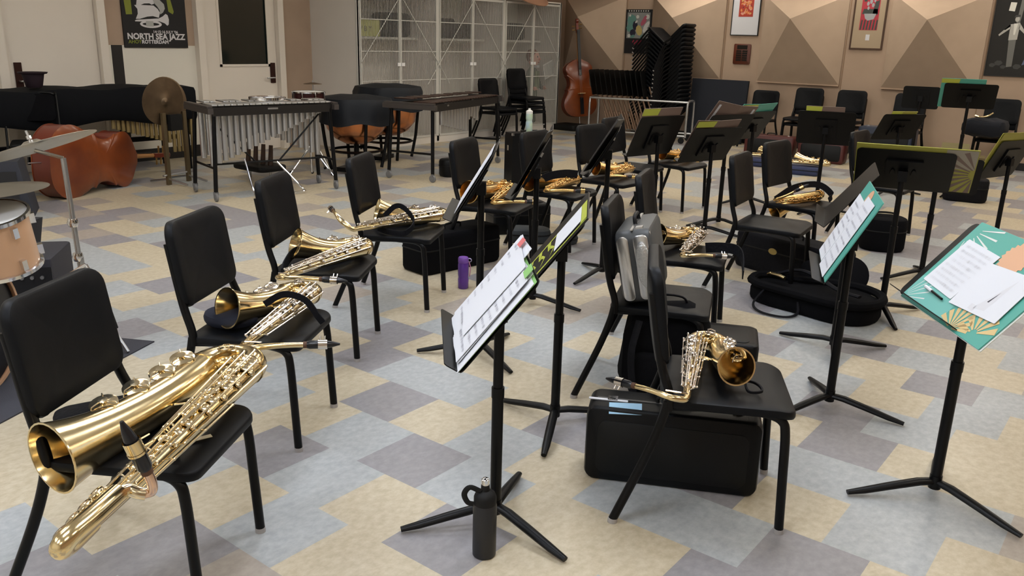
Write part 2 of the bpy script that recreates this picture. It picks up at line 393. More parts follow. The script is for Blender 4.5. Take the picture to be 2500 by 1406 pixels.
def poster3(t, w_, h_):
    MB().box((0, .004, 0), (w_, .014, h_)).build('poster_sheet', C('poster_black', (.012, .011, .010)), t)
    a = MB(); ms = [C('print_light', (.42, .41, .38)), C('print_mid', (.15, .15, .14)), C('print_white', (.68, .67, .62)), C('print_dark', (.05, .05, .05)), C('print_blue', (.10, .13, .22))]
    y = -.0045
    a.mi = 1; a.poly([(.02, y, .0), (.055, y, .0), (.11, y, .58), (.05, y, .58)])              # pale pillar behind the figure
    a.mi = 1; a.poly([(-.03, y - .0003, -.12), (.055, y - .0003, -.12), (.06, y - .0003, -.46), (-.005, y - .0003, -.47)])   # trousers
    a.mi = 0; a.poly([(-.04, y - .0006, .07), (.07, y - .0006, .09), (.065, y - .0006, -.12), (-.035, y - .0006, -.13)])      # jacket
    a.mi = 2; a.poly([(.0, y - .0009, .08), (.045, y - .0009, .08), (.03, y - .0009, -.06), (.012, y - .0009, -.06)])
    a.mi = 0; a.poly([(-.04, y - .0006, .07), (-.16, y - .0006, -.06), (-.15, y - .0006, -.08), (-.03, y - .0006, .02)])
    a.poly([(.07, y - .0006, .08), (.15, y - .0006, -.03), (.20, y - .0006, -.01), (.20, y - .0006, -.03), (.145, y - .0006, -.055), (.06, y - .0006, .02)])
    a.poly([(.028 + .026 * math.cos(q * .6), y - .0009, .135 + .035 * math.sin(q * .6)) for q in range(11)])
    a.mi = 3; a.poly([(-.01, y - .0012, .155), (.06, y - .0012, .165), (.055, y - .0012, .19), (0, y - .0012, .185)])
    a.mi = 2; a.poly([(-.09, y, .24), (-.02, y, .23), (-.01, y, .34), (-.08, y, .345)])
    a.mi = 3
    for x, z, rr in ((-.17, -.45, .04), (-.1, -.42, .05), (-.04, -.47, .035), (.12, -.46, .05)): a.poly([(x + rr * math.cos(q), y - .0002, z + .7 * rr * math.sin(q)) for q in range(6)])
    a.mi = 4; a.poly([(.17, y, -.44), (.235, y, -.42), (.235, y, -.30), (.19, y, -.36)])
    text_mesh(a, 'NEW', .085, Matrix.Translation((-.13, y - .0012, .505)) @ Matrix.Rotation(R(90), 4, 'X'), 0, .002)
    a.build('poster_figure', ms, t)
picture('wall_poster', 'large black poster with a pale suited figure spreading its arms', 'poster', .635, 1.80, .50, 1.18, .008, C('poster_edge', (.02, .02, .02)), poster3)
def poster4(t, w_, h_):
    MB().box((0, .004, 0), (w_, .014, h_)).build('poster_sheet', C('poster_black2', (.012, .012, .014)), t)
    a = MB(); ms = [C('p_teal', (.12, .27, .24)), C('p_white', (.6, .6, .58)), C('p_pink', (.42, .10, .15)), C('p_yellow', (.5, .40, .15)), C('p_dark', (.02, .02, .04)), C('p_crimson', (.28, .02, .05)), C('p_grey', (.25, .26, .26))]
    rn = random.Random(9); y = -.005
    a.mi = 6; a.box((.0, y, .10), (.44, .002, .42))
    def blob(x, z, rr, mi, k, e=1., rot=0):
        a.mi = mi; a.poly([(x + rr * (math.cos(q * .785) * math.cos(rot) - e * math.sin(q * .785) * math.sin(rot)), y - .0015 - k * 2e-5, z + rr * (math.cos(q * .785) * math.sin(rot) + e * math.sin(q * .785) * math.cos(rot))) for q in range(8)])
    for k, (x, z, rr, mi, e, rot) in enumerate([(-.13, .18, .09, 0, 1.1, 0), (-.16, .06, .07, 0, 1, 0), (-.1, -.02, .06, 4, 1, 0), (-.06, .10, .05, 4, 1.6, 0), (.02, .18, .06, 6, 1, 0), (.02, .02, .06, 3, 1.5, .3),
            (.10, .16, .08, 2, .5, .9), (.16, .1, .09, 1, .4, .9), (.14, .02, .05, 1, 1, 0), (.17, .24, .04, 1, 1, 0), (-.02, .24, .03, 1, 1, 0), (-.17, .26, .02, 1, 1, 0), (-.04, .16, .03, 1, .6, .8), (.12, .22, .05, 2, .5, .9), (-.17, -.07, .03, 1, 1, 0), (-.1, -.08, .05, 0, .5, .3), (.08, -.08, .05, 0, .4, .8)]):
        blob(x, z, rr, mi, k, e, rot)
    for k in range(9): blob(-.19 + k * .046, .335, .013, 1, 20 + k)
    for k in range(5): blob(-.08 + k * .035, -.16 - (k % 2) * .03, .03, 5, 30 + k, .4, .9)
    a.build('poster_artwork', ms, t)
picture('wall_poster', 'black poster with a teal, pink and white abstract jazz picture behind the chair stack', 'poster', -4.98, 1.69, .50, .72, 0, None, poster4)
t = thing('wall_plaque', 'small brown wooden award plaque with dark name plates', 'plaque', (-3.07, YB - .012, 1.38))
MB().outline(rrect(.28, .31, .02), .02, Matrix.Rotation(R(90), 4, 'X'), .003).build('plaque_board', C('plaque_wood', (.10, .025, .012), .35), t)
a = MB(); a.box((0, -.012, .105), (.17, .004, .06))
for i in (-1, 1):
    for k in range(5): a.box((i * .05, -.012, .045 - k * .034), (.085, .004, .026))
a.build('name_plates', C('plate_black', (.012, .008, .006), .3), t)

# poster on the left wall
t = thing('wall_poster', 'black jazz festival poster with a white sailing ship shaped like a horn', 'poster', (XL + .012, 3.30, 1.31))
MB().box((0, 0, .48), (.02, .79, .96)).build('poster_board', C('poster_black3', (.010, .009, .010)), t)
a = MB(); ms = [C('p3_white', (.66, .64, .65)), C('p3_green', (.22, .25, .03)), C('p3_grey', (.42, .42, .40)), C('poster_black3', (.01, .01, .01))]
def LP(pts, mi, dx=0): a.mi = mi; a.poly([(.0112 + dx, y, z) for y, z in pts])
PX = lambda x, y: ((x - 283) / 1640 * .80 - .395, .0 + (1275 - y) / 1275 * .515)     # poster drawing measures
def LPX(pts, mi, dx=0): LP([PX(*q) for q in pts], mi, dx)
LPX([(330, -400), (520, -400), (530, 370), (380, 380)], 1); LPX([(1400, -400), (1500, -200), (1590, 260), (1560, 330), (1450, 260)], 1)
for q0, q1 in (((-60), 480),):
    LPX([(690, q0 - 60), (1060, q0 - 60), (1100, 60), (1010, 100), (760, 110), (650, 110)], 0, .0004)
LPX([(600, 120), (680, 110), (1080, 110), (1180, 200), (1230, 300), (1190, 440), (1040, 400), (900, 420), (700, 490), (610, 490), (670, 350), (670, 220)], 0, .0004)
LPX([(760, 108), (850, 65), (980, 55), (1060, 105)], 3, .0008)
LPX([(1060, -200), (1240, -60), (1350, 60), (1365, 180), (1310, 290), (1235, 345), (1225, 230), (1170, 130), (1090, 30)], 2, .0006)
LPX([(580, 540), (620, 515), (1180, 460), (1290, 400), (1370, 325), (1420, 360), (1445, 480), (1430, 620), (1390, 655), (1330, 590), (1200, 540), (700, 560), (590, 560)], 0, .0008)
def annulus(cx, cy, rx, ry, wd, mi, dx):
    n = 26
    for k in range(n):
        a0, a1_ = 2 * PI * k / n, 2 * PI * (k + 1) / n
        LPX([(cx + rx * math.cos(a0), cy + ry * math.sin(a0)), (cx + rx * math.cos(a1_), cy + ry * math.sin(a1_)), (cx + (rx - wd) * math.cos(a1_), cy + (ry - wd) * math.sin(a1_)), (cx + (rx - wd) * math.cos(a0), cy + (ry - wd) * math.sin(a0))], mi, dx)
annulus(975, 625, 275, 105, 62, 0, .001)
LPX([(850, 540), (1040, 540), (1040, 690), (850, 690)], 2, .0012)
def TXL(s_, size, px, py, mi, bold=.001):
    y, z = PX(px, py); m = Matrix.Translation((.0125, y, z)) @ Matrix.Rotation(R(90), 4, 'Z') @ Matrix.Rotation(R(90), 4, 'X')
    text_mesh(a, s_, size, m, mi, bold)
TXL('14·15·16 JULY \'06', .043, 1010, 868, 0, .0012); TXL('NORTH SEA JAZZ', .0905, 358, 1040, 0, .0035); TXL('AHOY', .056, 375, 1160, 1, .001); TXL('ROTTERDAM', .056, 705, 1160, 0, .0022)
a.build('poster_print', ms, t)

# ------------------------------------------------------------ chairs
def make_chair(label):
    t = thing('chair', label, 'chair')
    s_ = MB()
    s_.outline(rrect(.425, .43, .055, 6, .0, 0), .030, Matrix.Translation((.0, 0, .421)), .009, lambda p: Vector((p.x, p.y, p.z - .012 * max(0, (p.x - .12) / .09) ** 2 - .006 * (1 - (p.y / .215) ** 2))))
    s_.build('seat', black_plastic, t)
    b = MB(); H = .335; W = .415
    tilt = math.atan2(.046, .305)
    m = Matrix.Translation((-.243, 0, .69)) @ Matrix.Rotation(-tilt, 4, 'Y') @ Matrix(((0, 0, 1, 0), (1, 0, 0, 0), (0, 1, 0, 0), (0, 0, 0, 1)))
    b.outline(rrect(W, H, .06, 7), .038, m, .012, lambda p: Vector((p.x, p.y - (.03 * (1 - (p.x / .21) ** 2) * max(0, -p.y / .17)) * -1 * .8, p.z + .55 * p.x * p.x - .01)))
    b.build('backrest', black_plastic, t)
    for q in (-1, 1):
        l = MB().tube(bez([(.02, q * .165, .408), (.12, q * .185, .408), (.168, q * .197, .392), (.182, q * .2, .345), (.19, q * .201, .2), (.199, q * .203, .012)], 5), .0150, 12).build('leg', black_metal, t)
        MB().cyl((.199, q * .203, .0), (.199, q * .203,   .016), .0165, .0160, 12).build('foot_glide', glide, l)
        l = MB().tube(bez([(-.19, q * .205, .43), (-.205, q * .208, .36), (-.245, q * .22, .24), (-.339, q * .248, .010)], 5), [.0150] * 16, 12, flat=1).build('leg', black_metal, t)
        MB().cyl((-.339, q * .248, .0), (-.338, q * .248,   .016), .0165, .0160, 12).build('foot_glide', glide, l)
        MB().tube(bez([(-.185, q * .205, .40), (-.190, q * .205, .46), (-.222, q * .195, .56), (-.262, q * .19, .78)], 5), .0150, 12).build('back_post', black_metal, t)
    f = MB()
    for q in (-1, 1): f.tube([(-.2, q * .205, .405), (.03, q * .165, .405)], .010, 8)
    f.cyl((.03, -.165, .405), (.03, .165, .405), .009, n=8); f.cyl((-.19, -.205, .40), (-.19, .205, .40), .009, n=8)
    f.build('seat_frame', black_metal, t)
    return t
chairs = [
 (.519, -1.094, 32, 'front left black chair with the large baritone saxophone across its seat'),
 (-.041, -.325, 31, 'black chair with a tenor saxophone, second from the front in the left row'),
 (-.575, .431, 33, 'black chair holding a tenor saxophone, third from the front in the left row'),
 (-.850, 1.228, 29, 'black chair fourth in the left row, a boxy soft case beneath it'),
 (-.985, 2.258, 17, 'black chair before the small rounded case, its saxophone half hidden'),
 (-.973, 3.023, 6, 'black chair beside the tall black case with the bottle on top'),
 (-.989, 3.795, 357, 'black chair with a golden saxophone lying flat, in front of the silver rack'),
 (-1.24, 4.571, 5, 'empty black chair just behind the back of another, before the stand rack'),
 (-1.07, 5.089, 357, 'black chair mostly hidden behind a folder-topped stand, a small saxophone on it'),
 (.647, 1.898, 20, 'black chair seen edge-on with a saxophone and a neck strap on its seat'),
 (.954, 1.077, 23, 'black chair seen edge-on holding the silver-edged case'),
 (1.581, .350, 29, 'black chair nearest the camera on the right, with an alto saxophone facing us'),
 (.688, 3.026, 7, 'empty black chair standing over the black case with a gold badge'),
 (.575, 3.877, 356, 'black chair with a saxophone lying with its golden bow to the right'),
 (.760, 5.25, 358, 'black chair behind the wide stand with the olive folder'),
]
ch0 = make_chair(chairs[0][3]); ch0.location = (chairs[0][0], chairs[0][1], 0); ch0.rotation_euler = (0, 0, R(chairs[0][2])); ch0['group'] = 'black musician chairs in rows'
for x, y, a_, lb in chairs[1:]: dup(ch0, (x, y, 0), a_, lb)
# chairs along the back wall: (x, z of seats stacked)
WG = 'black chairs along the back wall'
def tx(x, y, z): return (x, y, z)
for x, y, n, lb in ((-2.52, 10.45, 1, 'black chair against the back wall right of the dark padded board'), (-1.84, 10.45, 2, 'stacked black chair below the pyramid panel, second stack along the back wall'),
                    (-1.22, 10.45, 2, 'stacked black chair under the striped framed picture'), (-.42, 10.45, 2, 'stacked black chair under the rightmost pyramid panel'), (.72, 10.45, 2, 'stacked black chair under the large black poster')):
    for k in range(n): dup(ch0, (x, y + .0 - k * .03, k * .075), -90, (lb if n == 1 else lb + (', upper one' if k else ', lower one')), WG)
# stacks by the wire cabinet
for k in range(4): dup(ch0, (-5.64, 8.74 - k * .02, k * .07), -4, 'black chair in the taller stack before the wire cabinet, %s' % ['lowest', 'second from the floor', 'second from the top', 'topmost'][k], 'chairs stacked before the wire cabinet')
for k in range(2): dup(ch0, (-5.70, 8.08 - k * .02, k * .07), -4, ['lower black chair stacked between the black marimba and the taller chair stack', 'upper black chair stacked between the black marimba and the taller chair stack'][k], 'chairs stacked before the wire cabinet')
ORD = ['topmost'] + [q_ + ' from the top' for q_ in ('second third fourth fifth sixth seventh eighth ninth tenth eleventh twelfth thirteenth fourteenth fifteenth sixteenth seventeenth eighteenth nineteenth'.split())] + ['lowest']
ORD = ORD[:19] + ['lowest one']
# tall tilted stack by the back wall
for k in range(20):
    z = .10 + k * .0655
    c, s_ = math.cos(R(40)), math.sin(R(40))
    # chair faces -X, tipped backwards
    m = Matrix.Translation((-4.40, 10.24, z - .05)) @ Matrix.Rotation(R(180), 4, 'Z') @ Matrix.Rotation(R(-38), 4, 'Y')
    o = dup(ch0, m=m, label='black chair in the tall tilted stack by the back wall, ' + ORD[19 - k], group='chairs in the tall tilted stack')
# folding chair at far left
t = thing('folding_chair', 'black folding chair in front of the draped marimba at the far left', 'chair', (-5.98, 1.36, 0), -25)
b = MB(); b.outline(rrect(.42, .26, .05), .03, Matrix.Translation((-.19, 0, .76)) @ Matrix.Rotation(R(-12), 4, 'Y') @ Matrix(((0, 0, 1, 0), (1, 0, 0, 0), (0, 1, 0, 0), (0, 0, 0, 1))), .008); b.build('backrest', fabric, t)
MB().outline(rrect(.40, .40, .04), .035, Matrix.Translation((0, 0, .44)), .01).build('seat', rubber, t)
for q in (-1, 1):
    MB().tube(bez([(-.24, q * .12, .90), (-.23, q * .2, .885), (-.22, q * .225, .82), (.22, q * .225, .01)], 5), .011, 8).build('leg', black_metal, t)
    MB().tube([(.12, q * .205, .43), (-.24, q * .205, .01)], .011, 8).build('leg', black_metal, t)
MB().cyl((-.24, -.12, .90), (-.24, .12, .90), .011, n=8).build('top_rail', black_metal, t)

# ------------------------------------------------------------ music stands
def desk_matrix(h, tau): return Matrix.Translation((0, 0, h)) @ Matrix.Rotation(R(-tau), 4, 'Y') @ Matrix(((0, 0, 1, 0), (1, 0, 0, 0), (0, 1, 0, 0), (0, 0, 0, 1)))
# desk plane: local x -> +Y (player's right seen from the stand's back), local y up, local z towards player (+X)
def make_stand(label, x, y, h, psi, tau, ph, group='black music stands', W=.51, H=.345):
    t = thing('music_stand', label, 'music stand', (x, y, 0), psi, group)
    dm = desk_matrix(h, tau) @ Matrix.Translation((0, 0, .03))
    d = MB(); d.outline(rrect(W, H, .028), .003, dm)
    desk = d.build('desk', desk_black, t)
    # back channel and bracket
    b = MB(); b.box((0, 0, 0), (.19, .20, .012), None)
    for v in b.bm.verts: v.co = dm @ (v.co + Vector((0, -.005, -.008)))
    b.build('back_bracket', black_metal, t)
    b = MB()
    for q in (-1, 1): b.outline(ell(.014, .05, 12, q * .055, -.02), .008, dm @ Matrix.Translation((0, 0, -.017)))
    b.box((0, 0, h - .01), (.045, .05, .06)); b.build('tilt_pivot', black_metal, t)
    l = MB(); l.outline(rrect(W - .01, .052, .012), .003, dm @ Matrix.Translation((0, -H / 2 + .002, .027)) @ Matrix.Rotation(R(-82), 4, 'X'))
    l.build('lip_shelf', desk_black, t)
    MB().cyl((0, 0, .06), (0, 0, h * .62), .0185, n=14).build('pole', black_metal, t)
    MB().cyl((0, 0, h * .6), (0, 0, h - .02), .0160, n=14).build('inner_pole', black_metal, t)
    c = MB(); c.cyl((0, 0, h * .6), (0, 0, h * .6 + .035), .0205, n=14); c.build('collar', black_metal, t); MB().cyl((0, 0, .035), (0, 0, .085), .021, n=14).build('base_hub', black_metal, t)
    for k in range(3):
        a_ = R(ph - psi + 120 * k); dx, dy = math.cos(a_), math.sin(a_)
        pts = [(dx * r_, dy * r_, z_) for r_, z_ in ((.012, .060), (.06, .058), (.16, .040), (.25, .022), (.31, .013))]
        MB().tube(pts, [.017, .0185, .0175, .0155, .011], 10, flat=.75).build('leg', black_metal, t)
    return t
def paper(mb, dm, cx, cy, w_, h_, z, rot=0, lines=0, mi=0, lmi=1, title=False):
    m = dm @ Matrix.Translation((cx, cy, z)) @ Matrix.Rotation(R(rot), 4, 'Z')
    mb.mi = mi; mb.outline(rrect(w_, h_, .003, 2), .0012, m)
    mb.mi = lmi
    for k in range(lines):
        yy = h_ / 2 - (k + 1.2) * h_ / (lines + 1.2)
        for q in range(3): mb.poly([m @ Vector((-w_ * .42, yy + q * .0026, .0012)), m @ Vector((w_ * .42, yy + q * .0026, .0012)), m @ Vector((w_ * .42, yy + q * .0026 + .0008, .0012)), m @ Vector((-w_ * .42, yy + q * .0026 + .0008, .0012))])
        rn = random.Random(k * 7 + int(w_ * 1000))
        for q in range(14):
            xx = rn.uniform(-.4, .4) * w_; mb.poly([m @ Vector((xx, yy - .003, .0014)), m @ Vector((xx + .003, yy - .003, .0014)), m @ Vector((xx + .003, yy + .008, .0014)), m @ Vector((xx, yy + .008, .0014))])
        mb.mi = lmi
    return m
STANDS = [
 ('S1', 1.11, -.285, .74, 224, 39, -127, 'nearest music stand, piled with loose white sheet music'),
 ('S2', .828, .445, .74, 213, 38, 58, 'music stand behind the nearest one, holding the black and lime folder'),
 ('S3', .076, .842, .85, 217, 31, -20, 'music stand between the purple bottle and the second left-row chair, its desk edge-on'),
 ('S4', -.221, 1.683, .80, 212, 28, 12, 'music stand with two thin open folders, in front of the tall black case'),
 ('S5', -.252, 2.50, .83, 209, 31, -92, 'music stand with a curled folder, in front of the golden flat saxophone'),
 ('S6', -.570, 3.738, .81, 167, 24, 30, 'music stand with its back to us and a lime folder, before the silver rack'),
 ('S7', -.337, 4.218, .72, 158, 33, 10, 'music stand with its back to us, just behind an empty edge-on chair'),
 ('S7b', -.40, 4.62, .80, 160, 33, -124, 'music stand squeezed behind another, papers sticking up'),
 ('S8', -.668, 5.827, .75, 167, 35, 0, 'music stand with a green folder in front of the first back wall chair'),
 ('S9', .003, 5.907, .78, 107, 24, 20, 'music stand turned squarely away from us with a lime folder on top'),
 ('S10', 1.43, 2.953, .84, 104, 44, 60, 'music stand with the widest open olive folder, right of centre'),
 ('S11', .238, 7.6, .70, 140, 34, 20, 'slanted music stand under the rightmost pyramid panel'),
 ('S11b', 1.404, 4.002, .70, 104, 40, -129, 'music stand hidden behind the wide olive folder'),
 ('S12', .781, 8.02, 1.04, 103, 40, 20, 'tallest music stand, against the wall below the black poster'),
 ('S13', .10, 8.9, .97, 100, 5, 20, 'small dark desk of a music stand left of the tallest one'),
 ('S14', 1.585, 5.667, .68, 161, 24, 20, 'music stand at the right edge of the picture, far row'),
 ('S15', 1.645, 1.377, .76, 201, 27, 4, 'music stand with white sheets in front of the open black gig bag'),
 ('S16', 1.42, 2.12, .81, 198, 38, 50, 'empty black music stand directly behind the one with white sheets'),
 ('SR', 2.188, .861, .80, 217, 41, -140, 'music stand at the right holding the teal and orange folder'),
]
SD = {}
for n_, x, y, h, psi, tau, ph, lb in STANDS:
    SD[n_] = (make_stand(lb, x, y, h, psi, tau, ph, W=(.40 if n_ == 'S13' else .45 if n_ == 'SR' else .51), H=(.26 if n_ == 'S13' else .345)), h, psi, tau)
lime = mat('lime_print', (.42, .46, .06), .5); olive = mat('olive_print', (.30, .29, .05), .5); brownp = mat('brown_print', (.16, .11, .09), .5)
teal = mat('teal_cover', (.075, .33, .27), .45); teal2 = mat('teal_light', (.14, .42, .37), .45); peach = mat('peach_print', (.62, .35, .21), .5); sand = mat('sand_print', (.60, .44, .20), .5)
wpr = mat('pale_print', (.62, .63, .6), .5); blackcov = mat('black_cover', (.015, .014, .013), .4); redp = mat('red_tab', (.65, .16, .16), .5); greenp = mat('green_tab', (.25, .5, .16), .5)
def on_desk(n_, name, label, cat, group=None):
    t0, h, psi, tau = SD[n_]
    t = thing(name, label, cat, (t0.location.x, t0.location.y, 0), psi, group)
    return t, desk_matrix(h, tau) @ Matrix.Translation((0, 0, .034))
# S1 loose music: x+ is the right end seen by the player's back -> near end is +y side
t, dm = on_desk('S1', 'sheet_music', 'thick pile of white sheet music with a pink tab on the nearest stand', 'sheet music')
a = MB(); paper(a, dm, .02, .0, .46, .335, .0035, 0, mi=1); a.mi = 2; paper(a, dm, .03, -.01, .45, .33, .0065, 1, mi=2); a.build('folder_cover', [ink, greenp, white_paper], t)
for k, (cx, cy, w_, h_, r_, z) in enumerate(((-.105, .015, .22, .36, 3, .010), (-.10, .02, .215, .345, -2, .013), (.09, .0, .235, .33, 4, .012), (.10, -.005, .225, .31, 0, .016), (.0, .03, .21, .28, -4, .020))):
    a = MB(); paper(a, dm, cx, cy, w_, h_, z, r_, lines=9 if k in (3, 1) else 0 if k != 4 else 0); a.build('music_sheet', [white_paper, ink], t)
a = MB(); paper(a, dm, -.10, .185, .05, .03, .024, 5, mi=0); a.build('page_tab', redp, t, ); 
a = MB(); paper(a, dm, .17, .165, .06, .035, .021, -3); a.build('page_tab', greenp, t)
# S2 black/lime folder
t, dm = on_desk('S2', 'music_folder', 'long black folder with lime zigzag print and a white page', 'folder')
a = MB(); a.mi = 0; a.outline(rrect(.54, .37, .006, 2), .006, dm @ Matrix.Translation((.0, .02, .006)))
a.mi = 1
Q = lambda pts: a.poly([dm @ Vector((x_, y_, .0105)) for x_, y_ in pts])
Q([(-.10, -.16), (-.075, -.16), (-.075, .20), (-.10, .20)]); Q([(.235, -.16), (.262, -.16), (.262, .20), (.235, .20)]); Q([(-.075, .165), (.235, .165), (.235, .20), (-.075, .20)])
for k in range(5):
    yy = -.15 + k * .055; Q([(-.075, yy), (.06, yy + .012), (.06, yy + .026), (-.075, yy + .022)]); Q([(.02, yy + .01), (.10, yy + .045), (.20, yy + .03), (.10, yy + .055), (.01, yy + .03)])
a.build('folder_cover', [blackcov, lime], t)
a = MB(); paper(a, dm, .07, .095, .28, .15, .013, 0); a.build('music_sheet', [white_paper, ink], t)
# folders with their backs to us and thin ones
def folder(n_, label, cover, w_=.56, h_=.36, cx=0, cy=.03, spread=0., page=True, edge=None, rot=0):
    t, dm = on_desk(n_, 'music_folder', label, 'folder', 'folders on music stands')
    a = MB(); m = dm @ Matrix.Translation((cx, cy, .004)) @ Matrix.Rotation(R(rot), 4, 'Z')
    for q in (-1, 1):
        mm = m @ Matrix.Rotation(R(-spread * q), 4, 'Y') @ Matrix.Translation((q * w_ / 4, 0, 0))
        a.mi = 0; a.outline(rrect(w_ / 2, h_, .004, 2), .004, mm)
    a.mi = 1
    if edge: a.poly([m @ Vector((w_ * .5, h_ * .5 - .002, -.0032)), m @ Vector((w_ * .08, h_ * .5 - .002, -.0032)), m @ Vector((w_ * .1, h_ * .5 - .06, -.0032)), m @ Vector((w_ * .5, h_ * .5 - .06, -.0032))])
    a.build('folder_cover', [cover, edge or cover], t)
    if page:
        a = MB(); paper(a, m, 0, -.01, w_ - .06, h_ - .04, .008 + .02 * spread / 10, 0); a.build('music_sheet', [white_paper, ink], t)
    return t, m
folder('S3', 'white-paged folder standing edge-on behind the purple bottle', blackcov, .46, .36, 0, .03, 0, True)
folder('S4', 'thin folder with pale pages, edge-on before the tall black case', blackcov, .50, .40, 0, .05, 4)
folder('S5', 'curled dark folder on the stand before the golden flat saxophone', blackcov, .50, .38, 0, .04, 8, False)
folder('S6', 'lime and brown folder on the stand before the silver rack', brownp, .44, .36, .03, .06, 0, True, lime)
folder('S7', 'lime and grey folder on the stand behind the edge-on chair', brownp, .46, .36, .02, .06, 3, False, lime)
folder('S7b', 'grey open folder poking up from the stand squeezed behind', brownp, .52, .36, .0, .08, 6, True, None, 8)
folder('S8', 'green folder leaning wide on the stand before the first back wall chair', teal, .54, .36, .07, .08, 2, True, lime)
folder('S9', 'lime folder resting off-centre on the squarely turned stand', brownp, .34, .34, .02, .05, 0, True, lime)
folder('S11', 'lime topped folder on the slanted far stand', olive, .30, .33, .02, .04, 0, False, lime)
folder('S12', 'green and lime folder on the tallest stand', teal, .42, .40, .08, .03, 0, True, lime)
folder('S14', 'olive folder on the stand at the right edge', olive, .46, .36, .06, .06, 2, False, olive)
t, dm = on_desk('S10', 'music_folder', 'wide open olive folder with a brown sunburst on its back cover', 'folder')
a = MB(); m = dm @ Matrix.Translation((-.05, .02, .004)) @ Matrix.Scale(-1, 4, (1, 0, 0))
a.mi = 0; a.outline(rrect(.62, .37, .004, 2), .005, m)
for s_ in (1,):
    z = -.0032; a.mi = 1; a.poly([m @ Vector(q) for q in ((.15, .02, z), (.305, .02, z), (.305, .18, z), (.15, .18, z))])
    a.mi = 2; cx, cy = .33, -.02
    for k in range(9):
        an = R(110 + k * 18); an2 = an + R(8)
        P = [m @ Vector((max(-.3, min(.305, cx + r_ * math.cos(q))), max(-.183, min(.183, cy + r_ * math.sin(q))), z - .0004)) for r_, q in ((.05, an), (.2, an), (.2, an2), (.05, an2))]
        try: a.poly(P)
        except Exception: pass
a.build('folder_cover', [olive, mat('grey_cover', (.30, .27, .22), .5), brownp], t)
a = MB(); paper(a, m, 0, 0, .56, .34, .008); a.build('music_sheet', [white_paper, ink], t)
# S15 teal folder with sheets
t, dm = on_desk('S15', 'music_folder', 'teal folder with a tall white music page on the stand before the gig bag', 'folder')
a = MB(); a.mi = 0; a.outline(rrect(.56, .37, .004, 2), .004, dm @ Matrix.Translation((.0, .03, .004))); a.mi = 1
a.outline(ell(.06, .05, 18, -.02, .16), .001, dm @ Matrix.Translation((0, 0, .0075))); a.build('folder_cover', [teal, peach], t)
a = MB(); paper(a, dm, .08, .01, .24, .34, .010, 1, lines=8); a.build('music_sheet', [white_paper, ink], t)
a = MB(); paper(a, dm, -.16, .0, .22, .30, .009, 0, lines=8); a.build('music_sheet', [white_paper, ink], t)
# SR teal folder
t, dm = on_desk('SR', 'music_folder', 'teal folder with peach sunburst, tan shells and two white pages', 'folder')
m = dm @ Matrix.Translation((.095, .0, .004))
W2, H2 = .54, .36
a = MB(); a.mi = 4; a.outline(rrect(W2 + .014, H2 + .004, .003, 2), .003, m @ Matrix.Translation((0, 0, -.004)))
a.mi = 0; a.outline(rrect(W2, H2, .003, 2), .004, m)
a.mi = 1; a.poly([m @ Vector((x_, y_, .0026)) for x_, y_ in ((-.269, -.178), (.017, -.178), (.005, -.05), (-.15, -.03), (-.269, -.08))])
def spk(cx, cy, r0, r1, n, a0, a1_, mi, z, duty=.55):
    a.mi = mi
    for k in range(n):
        q0 = R(a0 + (a1_ - a0) * k / n); q1 = q0 + R((a1_ - a0) / n * duty)
        pts = [(cx + r_ * math.cos(q), cy + r_ * math.sin(q)) for r_, q in ((r0, q0), (r1, q0), (r1, q1), (r0, q1))]
        pts = [(max(-W2 / 2, min(W2 / 2, p_[0])), max(-H2 / 2, min(H2 / 2, p_[1]))) for p_ in pts]
        if len(set(pts)) == 4: a.poly([m @ Vector((p_[0], p_[1], z)) for p_ in pts])
a.mi = 2; a.outline([(.045 + (.062 + .010 * (k % 2)) * math.cos(2 * PI * k / 44), .112 + (.056 + .010 * (k % 2)) * math.sin(2 * PI * k / 44)) for k in range(44)], .0006, m @ Matrix.Translation((0, 0, .003)))
spk(-.27, .14, .05, .16, 7, -70, 25, 4, .0028, .20); spk(-.27, -.18, .03, .13, 5, 15, 80, 4, .0028, .18)
spk(.085, -.178, .012, .085, 8, 10, 175, 3, .0029, .62); spk(.19, -.15, .015, .085, 6, 20, 200, 3, .0029, .6)
a.build('folder_cover', [teal, teal2, peach, sand, wpr], t)
a = MB(); paper(a, m, -.130, .003, .215, .195, .006, -3, lines=8); a.build('music_sheet', [white_paper, mat('faint_ink', (.6, .6, .63), .8)], t)
a = MB(); pm = paper(a, m, .100, -.015, .255, .175, .007, 4); a.mi = 1
a.poly([pm @ Vector(q) for q in ((-.01, -.072, .001), (.045, -.066, .001), (.06, .065, .001))]); a.poly([pm @ Vector(q) for q in ((-.03, -.078, .001), (.0, -.082, .001), (.0, -.06, .001), (-.03, -.058, .001))]); a.mi = 2; a.poly([pm @ Vector(q) for q in ((.022, -.035, .0014), (.030, -.036, .0014), (.040, .01, .0014))])
a.build('music_sheet', [white_paper, mat('faint_ink', (.6, .6, .63), .8), inkd], t)
t, dm2 = on_desk('SR', 'pen', 'black and white pen lying on the teal folder', 'pen')
p0 = m @ Vector((-.185, -.108, .011)); p1 = m @ Vector((-.055, -.115, .011)); pm_ = p0.lerp(p1, .4)
MB().cyl(p0, pm_, .006, n=8).build('pen_cap', white_paper, t); MB().cyl(pm_, p1, .004, n=8).build('pen_barrel', black_metal, t)

